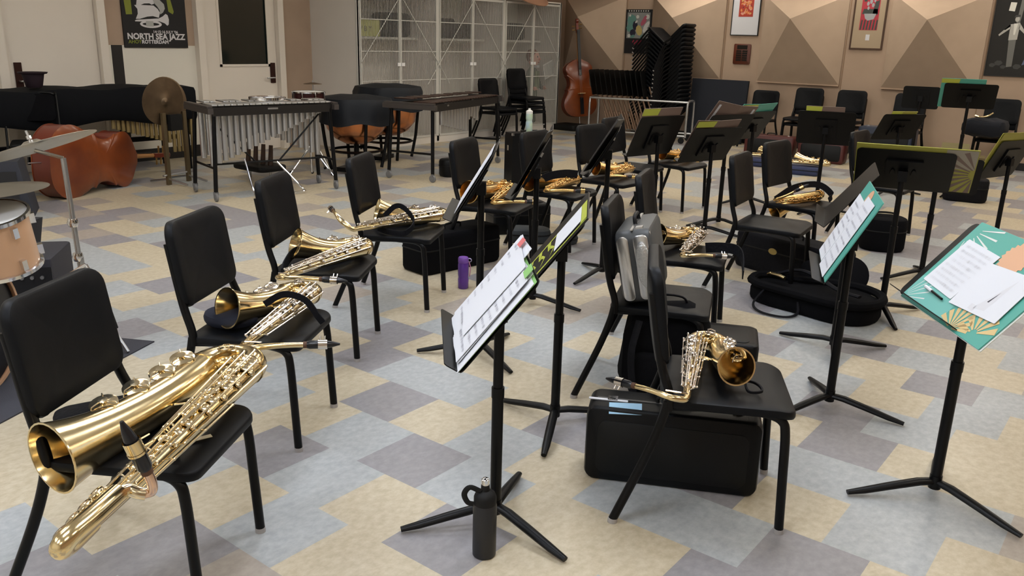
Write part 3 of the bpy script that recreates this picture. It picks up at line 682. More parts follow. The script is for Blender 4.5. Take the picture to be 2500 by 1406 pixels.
#PART2
# ------------------------------------------------------------ saxophones
SX = {'alto': dict(L=.50, s=.096, r0=.0125, r1=.029, R=.062, yb=.17, nk=.17, k=11), 'tenor': dict(L=.60, s=.118, r0=.0145, r1=.036, R=.077, yb=.17, nk=.23, k=12),
      'bari': dict(L=.90, s=.155, r0=.018, r1=.047, R=.096, yb=.31, nk=.16, k=18)}
def sax(kind, label, P0, P1, side, roll, tube_m, key_m, group=None, neck_up=0., detail=1, mouth=(0, 0), bellm=None, yb=None, dv=None, lift=.045, nside=-1):
    P = SX[kind]; P0 = Vector(P0); P1 = Vector(P1); Y = (P1 - P0).normalized(); X = Y.cross(Vector((0, 0, 1))).normalized(); Z = X.cross(Y)
    m = Matrix((X, Y, Z)).transposed().to_4x4(); m.translation = P0
    m = m @ Matrix.Rotation(R(roll), 4, 'Y')
    t = thing('saxophone', label, 'saxophone', m=m, group=group)
    L, s, r0, r1, RB = P['L'], P['s'], P['r0'], P['r1'], P['R']; yb = yb or P['yb']; b = -side      # bell towards x = b*s
    rb = lambda y: r0 + (r1 - r0) * y / L
    MB().tube([(0, L * k / 8, 0) for k in range(9)], [rb(L * k / 8) for k in range(9)], 20).build('body_tube', tube_m, t)
    bow = [(b * s / 2 * (1 - math.cos(PI * k / 12)), L + s / 2 * math.sin(PI * k / 12) * 1.15, 0) for k in range(13)]
    o = MB().tube(bow, [r1 + (.012 if kind != 'bari' else .010) * k / 12 for k in range(13)], 20).build('bow', tube_m, t)
    g = MB()
    for y_, r_, x_ in ((L - .004, r1, 0), (L - .004, r1 + .011, b * s)): g.cyl((x_, y_ - .006, 0), (x_, y_ + .006, 0), r_ + .0025, n=20)
    g.build('bow_band', tube_m, o)
    dv = dv or (.085 if kind != 'bari' else .13); rbb = r1 + .011; n = 16; pts = []; rad = []
    for k in range(n + 1):
        u = k / n; y_ = L - (L - yb) * u; pts.append((b * (s + dv * u ** 2.2), y_, lift * u * u)); rad.append(rbb + .004 * u + (RB - rbb - .004) * max(0, (u - .35) / .65) ** 3.2)
    be = MB(); be.tube(pts, rad, 28, caps=False)
    inner = [r_ - .0025 for r_ in rad]; be.tube(pts, inner, 28, caps=False)
    e0 = Vector(pts[-1]); ed = (e0 - Vector(pts[-2])).normalized(); be.tube([e0 - ed * .003, e0 - ed * .0025, e0 + ed * .0005, e0 + ed * .001], [RB - .002, RB + .002, RB + .002, RB - .003], 28, caps=False)
    bell = be.build('bell', bellm or tube_m, t)
    br = MB(); br.cyl((b * (rb(L * .72)), L * .72, 0), (b * (s * .75), L * .70, 0), .004, n=6); br.lathe([(.013, -.003), (.018, 0), (.013, .003)], Matrix.Translation((b * s * .45, L * .71, 0)), 14); br.build('bell_brace', tube_m, t)
    # keywork
    up = 1
    def cup(x, y, z, r_, nrm, name='key_cup', guard=False):
        c = MB(); mm = frame((x, y, z), nrm)
        c.lathe([(r_ * .8, -.006), (r_, -.003), (r_, .001), (r_ * .82, .003), (r_ * .35, .0035), (r_ * .3, .005), (.001, .0055)], mm, 18)
        o_ = c.build(name, key_m, t)
        if guard:
            gd = MB()
            for q in range(3):
                a_ = q * 2.094; v = mm @ Vector((r_ * 1.1 * math.cos(a_), r_ * 1.1 * math.sin(a_), -.008)); w_ = mm @ Vector((0, 0, .013)); gd.tube([v, mm @ Vector((r_ * .9 * math.cos(a_), r_ * .9 * math.sin(a_), .009)), w_], .002, 6)
            gd.lathe([(r_ * .35, .011), (r_ * .35, .014), (.001, .015)], mm, 12); gd.build('key_guard', key_m, o_)
    K = P['k']
    for k in range(K):
        u = (k + .6) / K; y_ = .03 + (L - .05) * u; r_ = rb(y_); cr_ = .007 + (r1 * .62 - .007) * u
        an = R(62 if k % 3 else 85) ; an = an if b < 0 else PI - an
        cup(math.cos(an) * (r_ + .008) * (-1 if 0 else 1), y_, math.sin(an) * (r_ + .008), cr_, (math.cos(an), 0, math.sin(an)))
        if detail and k % 2 == 0:
            an2 = R(150) if b < 0 else R(30)
            cup(-math.cos(an2) * (r_ + .007) * (1 if b < 0 else 1) * (1), y_, math.sin(an2) * (r_ + .007), cr_ * .55, (-math.cos(an2), 0, math.sin(an2)), 'key_pearl')
    for q, (dx, dz, y0, y1) in enumerate(((.35, 1.25, .03, .55), (-.5, 1.2, .02, .62), (.95, .9, .05, .95), (-1.05, .7, .06, .5), (-1.15, .35, .3, .97), (.1, 1.4, .5, .97), (1.25, .3, .4, .98), (-.8, 1.0, .45, .97), (.6, 1.32, .45, .99), (-.25, 1.42, .1, .6), (1.3, -.1, .15, .7), (.75, 1.05, .02, .4))[:12 if detail else 8]):
        ra, rc = rb(L * y0) + .006, rb(L * y1) + .006
        rr = MB().cyl((dx * ra, L * y0, dz * ra * .95), (dx * rc, L * y1, dz * rc * .95), .0026 if kind != 'bari' else .0034, n=7)
        for k in range(4):
            f_ = (k + .0) / 3; y_ = L * (y0 + (y1 - y0) * f_); r_ = ra + (rc - ra) * f_
            rr.cyl((dx * r_ * .6, y_, dz * r_ * .6), (dx * r_, y_, dz * r_ * .97), .0022, n=6); rr.sphere((dx * r_, y_, dz * r_ * .95), .0045, n=8, k=5)
        rr.build('key_rod', key_m, t)

    nb = 4 if kind == 'bari' else 3
    for k in range(nb):      # big bell keys with guards, outside of the bell tube
        y_ = (L - .06 - k * (.115 if kind == 'bari' else .078)); u = (L - y_) / (L - yb); x_ = b * (s + dv * u ** 2.2); rr_ = rbb + .004 * u
        an = R(68); nx = b * math.cos(an); nz = math.sin(an)
        cup(x_ + nx * (rr_ + .012), y_, nz * (rr_ + .012), (.038 if kind == 'bari' else   .030 if kind == 'tenor' else .021), (-b * .10, -.30, 1), 'bell_key', True)
    # low keys at the bow, thumb hook
    cup(b * s * .5, L + s * .2, r1 + .014, r1 * .62, (0, .2, 1), 'bow_key', True)
    if kind == 'bari':
        sh = MB().tube(bez([(0, .004, 0), (0, -.04, 0), (-b * .002, -.085, .003), (-b * .010, -.112, .016), (-b * .020, -.095, .031), (-b * .028, -.03, .034), (-b * .030, .03, .034), (-b * .032, .07, .034)], 5), [r0 + .005] * 36, 16); sh.build('pigtail_loop', tube_m, t)
        sh = MB().tube(bez([(-b * .032, .065, .034), (-b * .040, .095, .030), (-b * .060, .10, .018), (-b * .075, .105, .012)], 5), .015, 14); sh.build('upper_tube', key_m, t)
        for k in range(4): cup(b * .012, -.075 + k * .045, .030 + .004 * k, .019, (b * .5, -.2, .85))
        nkp = bez([(-b * .072, .105, .013), (-b * .088, .108, .018), (-b * .092, .108, .042), (-b * .086, .104, .075)], 5); nk_end = Vector(nkp[-1])
        d = Vector((b * .12, -.22, 1)).normalized()
        nk = MB().tube(nkp, .0115, 14).build('neck', pinkb, t)
    else:
        n_ = P['nk']; q = b * nside
        nkp = bez([(0, .004, 0), (0, -.03, 0), (q * n_ * .06, -.062, .003 + neck_up * .2), (q * n_ * .28, -.078, .008 + neck_up * .5), (q * n_ * .62, -.058 - mouth[1] * .4, .008 + neck_up * .8), (q * n_ * .98, -.030 - mouth[1], neck_up)], 6)
        rr_ = [r0 - (r0 * .38) * k / (len(nkp) - 1) for k in range(len(nkp))]
        nk = MB().tube(nkp, rr_, 16).build('neck', tube_m, t); nk_end = Vector(nkp[-1]); d = (Vector(nkp[-1]) - Vector(nkp[-3])).normalized()
        ok = MB().tube([Vector(nkp[8]) + Vector((0, 0, .016)), Vector(nkp[14]) + Vector((0, 0, .022)), Vector(nkp[20]) + Vector((0, 0, .017))], .003, 6); ok.build('octave_key', key_m, nk)
    k1 = {'alto': 1, 'tenor': 1.15, 'bari': 1.4}[kind]
    MB().tube([nk_end - d * .012, nk_end + d * .012], .0098 * k1, 12).build('cork', mat('neck_cork', (.10, .05, .03), .8), nk)
    mp = MB().tube([nk_end, nk_end + d * .010, nk_end + d * .05 * k1, nk_end + d * .075 * k1, nk_end + d * .095 * k1], [.0105 * k1, .0128 * k1, .0125 * k1, .0085 * k1, .003 * k1], 14, flat=1).build('mouthpiece', ebon, t)
    lg = MB(); lg.tube([nk_end + d * .032 * k1, nk_end + d * .058 * k1], .0145 * k1, 14, caps=False); lg.tube([nk_end + d * .032 * k1, nk_end + d * .036 * k1], .0155 * k1, 14, caps=False)
    e = d.orthogonal().normalized()
    for f_ in (.038, .052): lg.cyl(nk_end + d * f_ * k1 + e * .012, nk_end + d * f_ * k1 + e * .028 * k1, .0022, n=6)
    lg.build('ligature', key_m if kind != 'bari' else brass, mp)
    return t
SG = 'saxophones lying on chairs'
sax('bari', 'large baritone saxophone hanging over the front left chair seat, bell towards us', (.960, -1.487, .503), (.525, -.835, .500), 1, -5, brass, mat('bright_gold_keys', (.84, .72, .50), .16, 1.), SG, lift=.0)
sax('tenor', 'tenor saxophone with nickel keys on the second left-row chair, mouthpiece over the seat edge', (.255, -.600, .500), (-.06, -.06, .492), 1, -5, brass, nickel, SG, yb=.27)
sax('tenor', 'tenor saxophone with nickel keys on the third left-row chair', (-.345, .01, .500), (-.50, .66, .492), 1, -5, brass, nickel, SG, yb=.33, lift=.07)
sax('tenor', 'tenor saxophone on the chair over the soft black case, its neck pointing up', (-.83, .86, .498), (-.78, 1.50, .490), 1, -8, brass, nickel, SG, neck_up=.10, yb=.30, lift=.06, nside=.75)
sax('tenor', 'dark gold tenor saxophone half hidden behind the edge-on folder', (-.80, 2.00, .500), (-1.10, 2.58, .490), 1, -5, brass_old, brass_old, SG, detail=0)
sax('tenor', 'dark gold tenor saxophone with a strap, on the chair beside the tall black case', (-.82, 2.62, .500), (-.97, 3.20, .490), 1, -5, brass_old, brass_old, SG, detail=0)
sax('alto', 'golden saxophone lying flat under the curled folder', (-.90, 3.58, .490), (-1.0, 4.1, .485), 1, -5, brass_old, brass_old, SG, detail=0)
sax('alto', 'small golden saxophone on the chair behind the folder-topped stands', (-.98, 4.86, .490), (-1.08, 5.42, .485), 1, -5, brass_old, brass_old, SG, detail=0)
sax('alto', 'alto saxophone with nickel keys on the edge-on chair, mouthpiece hanging towards us', (.745, 1.66, .490), (.60, 2.16, .487), 1, -5, brass, nickel, SG, yb=.24)
sax('alto', 'alto saxophone on the nearest right chair with its open bell facing us', (1.60, .03, .497), (1.39, .50, .488), -1, 6, brass, nickel, SG, yb=.21, dv=.045)
sax('alto', 'saxophone with a shiny golden bow pointing right on the chair behind the empty one', (.52, 3.52, .50), (.64, 4.03, .49), -1, 150, brass_old, brass_old, SG, detail=0)

def strap(label, pts, w_=.035, grp='neck straps'):
    t = MB(); P_ = bez(pts, 6)
    prev = None
    for i, q in enumerate(P_):
        d = (P_[min(i + 1, len(P_) - 1)] - P_[max(i - 1, 0)]).normalized(); side = d.cross(Vector((0, 0, 1)))
        side = side.normalized() if side.length > .1 else Vector((1, 0, 0)); up = side.cross(d)
        r_ = t.ring([q + up * w_ / 2 + side * .003, q + up * w_ / 2 - side * .003, q - up * w_ / 2 - side * .003, q - up * w_ / 2 + side * .003])
        if prev: t.bridge(prev, r_)
        else: t._f(r_)
        prev = r_
    t._f(prev); o = t.build('neck_strap', nylon); tag(o, label, 'neck strap', grp); return o
strap('black padded strap curling over the seat below the third left-row saxophone', [(-.49, .10, .46), (-.56, .17, .475), (-.66, .30, .49), (-.68, .43, .495), (-.60, .50, .485)], .05)
strap('black strap looped over the saxophone on the chair above the soft case', [(-.90, 1.13, .52), (-.86, 1.18, .575), (-.80, 1.20, .565), (-.72, 1.19, .50), (-.70, 1.10, .455), (-.78, 1.05, .455), (-.88, 1.06, .46)], .03)
strap('black padded strap on the saxophone beside the tall black case', [(-1.02, 2.78, .52), (-.98, 2.88, .555), (-.93, 3.0, .565), (-.90, 3.12, .55)], .06)
strap('black strap arched behind the golden bow on the far chair', [(.42, 3.72, .46), (.50, 3.86, .54), (.62, 4.0, .56), (.72, 4.02, .50), (.72, 3.98, .46)], .045)
strap('black neck strap draped over the corner of the edge-on chair seat', [(.72, 1.98, .46), (.80, 1.98, .475), (.88, 1.98, .48), (.94, 1.93, .475), (.98, 1.88, .44), (1.02, 1.80, .40)], .055)
strap('thin black strap across the second left-row saxophone', [(.02, -.36, .53), (.06, -.30, .565), (.11, -.24, .54), (.155, -.215, .475), (.17, -.205, .452)], .025)
strap('thin black cord strap beside the bell of the nearest right saxophone', [(1.63, .40, .50), (1.66, .33, .47), (1.70, .27, .455), (1.73, .31, .452), (1.68, .36, .452), (1.60, .33, .453)], .008)
o = MB(); o.outline(ell(.105, .075, 26), .05, Matrix.Translation((-.115, -.42, .466)) @ Matrix.Rotation(R(35), 4, 'Z') @ Matrix.Rotation(R(8), 4, 'X'), .02); o = o.build('seat_pouch', mat('navy_pouch', (.012, .015, .03), .7)); tag(o, 'dark navy padded pouch under the bell of the second left-row saxophone', 'pouch')
o = MB().box((0, 0, 0), (.075, .017, .002), Matrix.Rotation(R(75), 4, 'Z')); o = o.build('reed', mat('reed_cane', (.66, .58, .42), .6)); o.location = (.655, -1.045, .4365); tag(o, 'pale saxophone reed lying on the front left seat', 'reed')
t = thing('ligature_cap', 'small dark brass ligature lying on the front left seat near the reed', 'ligature', (.685, -1.135, .436)); l = MB(); l.tube([(0, 0, .0), (0, 0, .022)], .014, 14, caps=False); l.tube([(0, 0, .0), (0, 0, .022)], .0125, 14, caps=False)
for z_ in (.006, .016): l.cyl((.012, 0, z_), (.026, .004, z_), .002, n=6)
l.build('ligature_band', mat('dark_brass', (.25, .17, .07), .3, 1.), t)

o = MB(); o.outline(rrect(.24, .11, .04), .05, Matrix.Translation((.355, -1.165, .462)) @ Matrix.Rotation(R(72), 4, 'Z'), .018); tag(o.build('black_pouch', nylon), 'black pouch wedged behind the bell of the baritone saxophone', 'pouch')
# ------------------------------------------------------------ cases and bags
def hard_case(label, x, y, rz, L, D, H, flat=False, latch=chrome, body=tolex, rim=None, z=0, group=None, handle=True, name='instrument_case', m=None, tagc=None, panel=True):
    t = thing(name, label, 'case', (x, y, z), rz, group, m=m)
    b = MB(); r_ = min(.035, H * .2, D * .3)
    b.outline(rrect(L, H, r_, 5), D, Matrix.Translation((0, 0, H / 2)) @ Matrix.Rotation(R(90), 4, 'X'), min(.018, D * .2)); b.build('case_shell', body, t)
    if panel:
        for s_ in (-1,):
            p_ = MB(); p_.outline(rrect(L * .86, H * .72, r_, 5), .004, Matrix.Translation((0, s_ * (D / 2 + .0005), H * .47)) @ Matrix.Rotation(R(90), 4, 'X'), .0015); p_.build('side_panel', mat('case_panel', (.004, .0045, .005), .5, spec=.25), t)
    v = MB(); v.box((0, -.004, H - .001), (L * .9, .012, .006)); v.build('valance', rim or mat('grey_valance', (.10, .10, .10), .35, .6), t)
    for q in (-1, 1):
        l = MB(); l.box((q * L * .36, -.008, H + .003), (.035, .034, .008)); l.box((q * L * .36, -.016, H + .007), (.022, .016, .010)); l.build('latch', latch, t)
    if handle: MB().tube(bez([(-.06, .002, H), (-.055, .002, H + .02), (0, .002, H + .026), (.055, .002, H + .02), (.06, .002, H)], 4), .007, 8, flat=1).build('handle', rubber, t)
    return t
c1 = hard_case('upright black hard case with a light blue tag under the nearest right chair', 1.400, .365, 27, .61, .18, .285)
tg = MB(); tg.box((-.17, -.075, .283), (.115, .045, .002), Matrix.Rotation(R(38), 4, 'X') @ Matrix.Rotation(R(4), 4, 'Z')); tg.build('luggage_tag', mat('light_blue_tag', (.35, .58, .78), .5), c1)
wl = MB(); wl.box((-.235, -.02, .287), (.14, .014, .003)); wl.build('white_strip', white_paper, c1)
c2 = hard_case('black hard case lying under the middle right chair behind the backpack', 0, 0, 0, .62, .22, .30, m=Matrix.Translation((.985, 1.33, .11)) @ Matrix.Rotation(R(24), 4, 'Z') @ Matrix.Rotation(R(-90), 4, 'X') @ Matrix.Translation((0, 0, -.15)))
t = thing('backpack', 'slumped black backpack between the nearest right chair and the upright black case', 'backpack', (1.02, 1.02, 0), 25)
b = MB(); b.outline(rrect(.42, .44, .12, 6), .24, Matrix.Translation((0, 0, .215)) @ Matrix.Rotation(R(90), 4, 'X'), .09, lambda p_: Vector((p_.x * (1 - .12 * (p_.y > .1)), p_.y + .012 * math.sin(p_.x * 25), p_.z + .012 * math.sin(p_.y * 30)))); b.build('main_pocket', fabric, t)
b = MB(); b.outline(rrect(.30, .22, .06), .08, Matrix.Translation((0, -.13, .13)) @ Matrix.Rotation(R(90), 4, 'X'), .03); b.build('front_pocket', fabric, t)
MB().tube(bez([(-.08, 0, .42), (-.05, -.02, .47), (.05, -.02, .47), (.08, 0, .42)], 5), .010, 8, flat=.5).build('grab_handle', nylon, t)
MB().tube(bez([(-.12, -.13, .38), (-.14, -.20, .25), (-.12, -.2, .08), (-.10, -.16, .015)], 5), .016, 8, flat=.35).build('shoulder_strap', nylon, t)
MB().box((.02, -.178, .22), (.03, .006, .010)).build('zip_pull', chrome, t)
# silver edged case on the chair
alu = mat('brushed_aluminium', (.62, .62, .63), .28, 1.)
mm_ = Matrix.Translation((.885, 1.05, .452)) @ Matrix.Rotation(R(23), 4, 'Z') @ Matrix.Rotation(R(-12), 4, 'Y')
t = thing('silver_edged_case', 'grey hard case with silver edges leaning on the backrest of the middle right chair', 'case', m=mm_)
b = MB(); b.outline(rrect(.42, .32, .05, 6), .155, Matrix.Translation((0, 0, .16)) @ Matrix(((0, 0, 1, 0), (1, 0, 0, 0), (0, 1, 0, 0), (0, 0, 0, 1))), .025); b.build('case_shell', mat('grey_case_shell', (.055, .058, .06), .45), t)
for x_, w_ in ((-.042, .05), (.034, .062)):
    b = MB(); b.outline(rrect(w_, .28, .022), .012, Matrix.Translation((x_, -.211, .16)) @ Matrix.Rotation(R(90), 4, 'X'), .005); b.build('side_band', alu, t)
b = MB(); b.outline(ell(.032, .10, 24), .03, Matrix.Translation((.036, -.218, .175)) @ Matrix.Rotation(R(90), 4, 'X'), .012); b.build('wrapped_bulge', mat('bubble_foil', (.55, .56, .57), .3, .8, bump=1., scale=90), t)
MB().box((0, 0, .321), (.012, .38, .005)).build('top_band', alu, t)
MB().tube(bez([(.0, -.06, .32), (.0, -.05, .35), (0, 0, .355), (0, .05, .35), (0, .06, .32)], 4), .009, 8).build('handle', rubber, t)
MB().box((.03, -.15, .322), (.03, .04, .008)).build('latch', alu, t); MB().box((.07, -.16, .29), (.012, .04, .03)).build('latch', chrome, t)
# soft cases and others
def soft_case(label, x, y, rz, L, D, H, material=nylon, r_=.05, z=0, name='soft_case', cat='case', handle=True, group=None):
    t = thing(name, label, cat, (x, y, z), rz, group)
    b = MB(); b.outline(rrect(L, D, min(r_, D * .45), 6), H, Matrix.Translation((0, 0, H / 2)), min(.03, H * .3)); b.build('case_body', material, t)
    b = MB(); b.outline(rrect(L + .006, D + .006, min(r_, D * .45), 6), .010, Matrix.Translation((0, 0, H * .62)), .003); b.build('zip_seam', rubber, t)
    if handle: MB().tube(bez([(-.07, 0, H), (-.06, 0, H + .03), (.06, 0, H + .03), (.07, 0, H)], 4), .008, 8, flat=.6).build('handle', rubber, t)
    return t
soft_case('boxy soft black case under the chair right of the vibraphone', -1.185, 2.03, 82, .70, .27, .265, fabric)
soft_case('black case under the chair half hidden by the first edge-on folder', -1.52, 3.20, 60, .50, .22, .24, tolex, .02)
t = soft_case('grey-black floppy bag on the floor beneath two left-row chairs', -1.23, 2.97, 35, .34, .22, .11, mat('grey_black_bag', (.03, .035, .04), .8, bump=.8, scale=30), .09, handle=False, name='floppy_bag', cat='bag')
t = soft_case('flat round dark pouch on the floor beside the floppy bag', -1.0, 3.12, 35, .22, .16, .07, mat('grey_black_bag', (.03, .035, .04), .8), .07, handle=False, name='pouch', cat='pouch')
t = soft_case('black case with a gold oval badge under the empty right chair', .70, 3.42, -18, .86, .22, .265, nylon, .05)
b = MB(); b.outline(ell(.036, .022, 20), .004, Matrix.Translation((-.08, -.112, .17)) @ Matrix.Rotation(R(90), 4, 'X'), .001); b.build('oval_badge', mat('badge_gold', (.45, .34, .12), .4, .6), t)
soft_case('small rounded black case on the floor behind the right end of the black xylophone', -3.80, 4.98, 75, .42, .20, .20, tolex, .08)
tall = thing('tall_case', 'tall black hard case with chrome corners carrying the green and blue bottle', 'case', (-2.90, 5.14, 0), 64)
b = MB(); b.box((0, 0, .28), (.48, .19, .56)); b.build('case_shell', tolex, tall)
k_ = MB()
for sx in (-1, 1):
    for sy in (-1, 1):
        for sz in (.012, .548): MB().box((sx * .232, sy * .088, sz), (.022, .020, .026)).build('corner_cap', chrome, tall)
MB().box((-.243, 0, .40), (.008, .035, .055)).build('latch', chrome, tall); MB().cyl((-.1, 0, .575), (.1, 0, .575), .008, n=8).build('handle', rubber, tall)
def bottle(label, x, y, z, prof, body_m, cap_m, capz, name='water_bottle', extra=None, rz=0):
    t = thing(name, label, 'bottle', (x, y, z), rz)
    i = [k for k, (r_, zz) in enumerate(prof) if zz >= capz][0]
    MB().lathe(prof[:i + 1], n=28).build('bottle_body', body_m, t); MB().lathe(prof[i:], n=28).build('cap', cap_m, t)
    if extra: extra(t)
    return t
def loop1(t):
    MB().tube(bez([(-.012, -.01, .222), (-.045, -.012, .235), (-.062, -.012, .212), (-.052, -.012, .185), (-.034, -.01, .178)], 6), .004, 8, flat=2.2).build('carry_loop', rubber, t)
    MB().lathe([(.011, .238), (.012, .243), (.012, .258), (.008, .262), (.001, .263)], n=18).build('spout', chrome, t)
bottle('matte black water bottle with a silver spout at the foot of the nearest stand', 1.20, -.447, 0, [(.032, 0), (.036, .004), (.0365, .02), (.0365, .168), (.034, .178), (.0345, .182), (.0345, .200), (.030, .212), (.020, .218), (.014, .222), (.013, .240), (.001, .241)], mat('matte_black_steel', (.014, .014, .016), .4), rubber, .178, extra=loop1, rz=35)
pur = mat('purple_plastic', (.13, .035, .36), .2, trans=.35, coat=.3)
def ring1(t):
    l = MB(); l.lathe([(.010, -.003), (.014, 0), (.010, .003)], Matrix.Translation((.040, 0, .185)) @ Matrix.Rotation(R(90), 4, 'X'), 16, caps=False); l.build('cap_loop', mat('lilac_plastic', (.45, .38, .60), .3), t)
    MB().tube(bez([(.036, 0, .175), (.046, -.005, .14), (.044, -.005, .11), (.040, 0, .08)], 4), .003, 6).build('wrist_cord', mat('pink_cord', (.5, .2, .32), .6), t)
bottle('purple plastic water bottle standing on the floor behind the nearest stand', -.75, 1.655, 0, [(.030, 0), (.034, .005), (.0345, .06), (.032, .075), (.0345, .09), (.0345, .155), (.032, .168), (.033, .172), (.033, .196), (.028, .203), (.001, .205)], pur, mat('purple_cap', (.17, .07, .34), .35), .168, extra=ring1, rz=30)
bottle('green and blue squeeze bottle on top of the tall black case', -2.90, 5.14, .56, [(.034, 0), (.037, .006), (.037, .10), (.034, .112), (.031, .12), (.034, .130), (.037, .14), (.037, .185), (.035, .195), (.036, .2), (.036, .222), (.022, .232), (.014, .235), (.013, .25), (.001, .252)], mat('mint_blue_plastic', (.38, .50, .60), .3, col2=(.52, .64, .40), noise=.1, scale=14), mat('white_cap', (.75, .75, .73), .35), .195)

# open gig bag on the floor
t = thing('gig_bag', 'open sax-shaped black gig bag on the floor before the gold-badged case', 'bag', (1.07, 2.79, 0), -5)
out = [(-.36, -.10), (-.25, -.17), (0, -.20), (.22, -.22), (.36, -.15), (.40, .02), (.33, .17), (.18, .24), (.0, .20), (-.15, .12), (-.30, .10), (-.38, .02)]
out2 = [(v.x, v.y) for v in bez([(x_, y_, 0) for x_, y_ in out] + [(out[0][0], out[0][1], 0)], 4)][:-1]
b = MB(); b.outline(out2, .11, Matrix.Translation((0, 0, .055)), .03); b.build('bag_body', fabric, t)
MB().tube([Vector((x_, y_, .125)) for x_, y_ in out2] + [Vector((out2[0][0], out2[0][1], .125))], .026, 8).build('padded_rim', fabric, t)
b = MB(); b.outline([(x_ * .92, y_ * .9) for x_, y_ in out2], .035, Matrix.Translation((-.0, .26, .17)) @ Matrix.Rotation(R(62), 4, 'X') @ Matrix.Scale(.6, 4), .012); b.build('open_lid', fabric, t)
MB().tube(bez([(-.22, -.17, .12), (-.25, -.26, .03), (-.16, -.34, .012), (-.02, -.33, .012), (.02, -.24, .02), (.0, -.20, .08)], 6), .008, 8, flat=.6).build('carry_handle', nylon, t)
MB().tube(bez([(-.30, .06, .14), (-.15, .10, .19), (.0, .06, .18), (.15, -.02, .155), (.3, -.06, .15)], 5), .018, 8, flat=.5).build('lid_strap', nylon, t)
zp = MB()
rn = random.Random(2)
for k in range(22): a_ = R(-75 + k * 6.5); zp.box((.385 * math.cos(a_) * 1.0 + .01, .2 * math.sin(a_) - .0, .06 + rn.uniform(-.03, .03)), (.008, .012, .008))
zp.build('zip_teeth', brass_old, t)
o = MB().tube(bez([(-.02, 0, 0), (.0, .0, .01), (.06, 0, .012), (.11, .0, .006)], 4), [.010] * 4 + [.012] * 9, 12); o = o.build('saxophone_neck', brass); o.matrix_world = Matrix.Translation((.80, 2.78, .158)) @ Matrix.Rotation(R(-20), 4, 'Z'); tag(o, 'small bright brass saxophone neck poking from the open gig bag', 'saxophone neck')
t = soft_case('round black bucket bag on the floor right of the gold-badged case', .93, 4.75, 20, .34, .30, .26, fabric, .14, name='round_bag', cat='bag')
# things along the back wall
mar = mat('maroon_case', (.07, .014, .012), .4); navy = mat('navy_cloth', (.03, .04, .10), .8, bump=.6, scale=30); 
hard_case('maroon hard case on the floor by the back wall, latch at its left end', -1.95, 9.62, 4, .70, .22, .30, body=mar)
hard_case('maroon hard case with a pale end strip, right one by the back wall', -1.20, 9.60, 4, .62, .24, .30, body=mar)
for x_, y_, l_ in ((-1.62, 8.55, 'open blue-lined case with a saxophone on it, seen between two chair backs'), (-1.02, 8.25, 'open blue-lined case left of the maroon case, seen beside the leg of a stand')):
    t = soft_case(l_, x_, y_, 10, .50, .26, .10, navy, .04, name='open_case', handle=False)
    sax('alto', 'brass saxophone on the ' + ('left' if x_ < -1.3 else 'right') + ' open blue-lined case on the far floor', (x_ - .2, y_ - .10, .145), (x_ + .18, y_ + .02, .145), 1, 0, brass, brass, 'saxophones on far floor cases', detail=0)
hard_case('navy hard case with a silver rim behind the far chairs', -.45, 9.85, 0, .70, .28, .52, body=mat('navy_shell', (.012, .02, .045), .4), rim=alu, handle=False)
t = thing('cardboard_box', 'pinkish brown cardboard box between the far stands', 'box', (-.10, 9.0, 0), 5); MB().box((0, 0, .17), (.34, .26, .34)).build('box_body', mat('cardboard_pink', (.30, .19, .145), .8), t); MB().box((-.168, -.131, .17), (.012, .004, .34)).build('tape_edge', white_paper, t)
t = thing('cardboard_box', 'olive brown open box in front of the far right chairs', 'box', (.52, 9.3, 0), 8); MB().box((0, 0, .15), (.62, .3, .30)).build('box_body', mat('cardboard_olive', (.12, .09, .035), .8), t); MB().outline(rrect(.3, .2, .01), .006, Matrix.Translation((-.02, -.19, .37)) @ Matrix.Rotation(R(55), 4, 'X')).build('box_flap', mat('cardboard_flap', (.20, .17, .08), .8), t)
t = soft_case('black crumpled bag under the yellow cloth at the far right', .95, 7.75, 10, .42, .3, .24, nylon, .1, name='crumpled_bag', cat='bag')
o = MB(); pts = [(-.17, .02), (-.12, .09), (-.02, .05), (.06, .0), (.18, .02), (.10, -.06), (-.02, -.09), (-.10, -.05)]
o.outline(pts, .01, Matrix.Translation((.93, 7.70, .285)) @ Matrix.Rotation(R(12), 4, 'Z') @ Matrix.Rotation(R(28), 4, 'X'), 0, lambda p_: Vector((p_.x, p_.y, p_.z + .02 * math.sin(p_.x * 22))))
tag(o.build('yellow_cloth', mat('yellow_cloth', (.62, .36, .07), .7)), 'bright yellow cloth on the crumpled black bag at the far right', 'cloth')
o = MB(); o.outline(rrect(.50, .42, .1, 6), .20, Matrix.Translation((.66, 10.02, .60)), .07, lambda p_: Vector((p_.x, p_.y, p_.z + .03 * math.sin(p_.x * 17) * math.cos(p_.y * 13)))); tag(o.build('dark_jacket', mat('dark_navy_wool', (.008, .010, .016), .95, bump=.8, scale=40)), 'heap of dark navy jackets on the chair under the large black poster', 'jacket')
o = MB().tube(bez([(0, 0, 0), (.06, 0, -.01), (.14, 0, .005), (.20, 0, .05)], 5), [.016, .015, .014, .013, .012] + [.011] * 11, 10).build('saxophone_neck', brass); o.location = (.55, 9.85, .745); tag(o, 'curved brass saxophone neck on the heap of dark jackets', 'saxophone neck')
o = MB(); o.box((0, 0, 0), (.96, .05, .98), Matrix.Rotation(R(-5), 4, 'X')); o = o.build('padded_board', mat('dark_blue_felt', (.018, .021, .030), .95, bump=.3, scale=200)); o.location = (-3.33, 10.72, .49); tag(o, 'large dark blue padded board leaning on the back wall beside the silver rack', 'board')
o = MB(); o.box((0, 0, 0), (.42, .06, .36)); o = o.build('dark_blue_box', mat('dark_blue_felt', (.018, .021, .030), .95)); o.location = (-2.42, 9.95, .44); 
bpy.data.objects.remove(o)

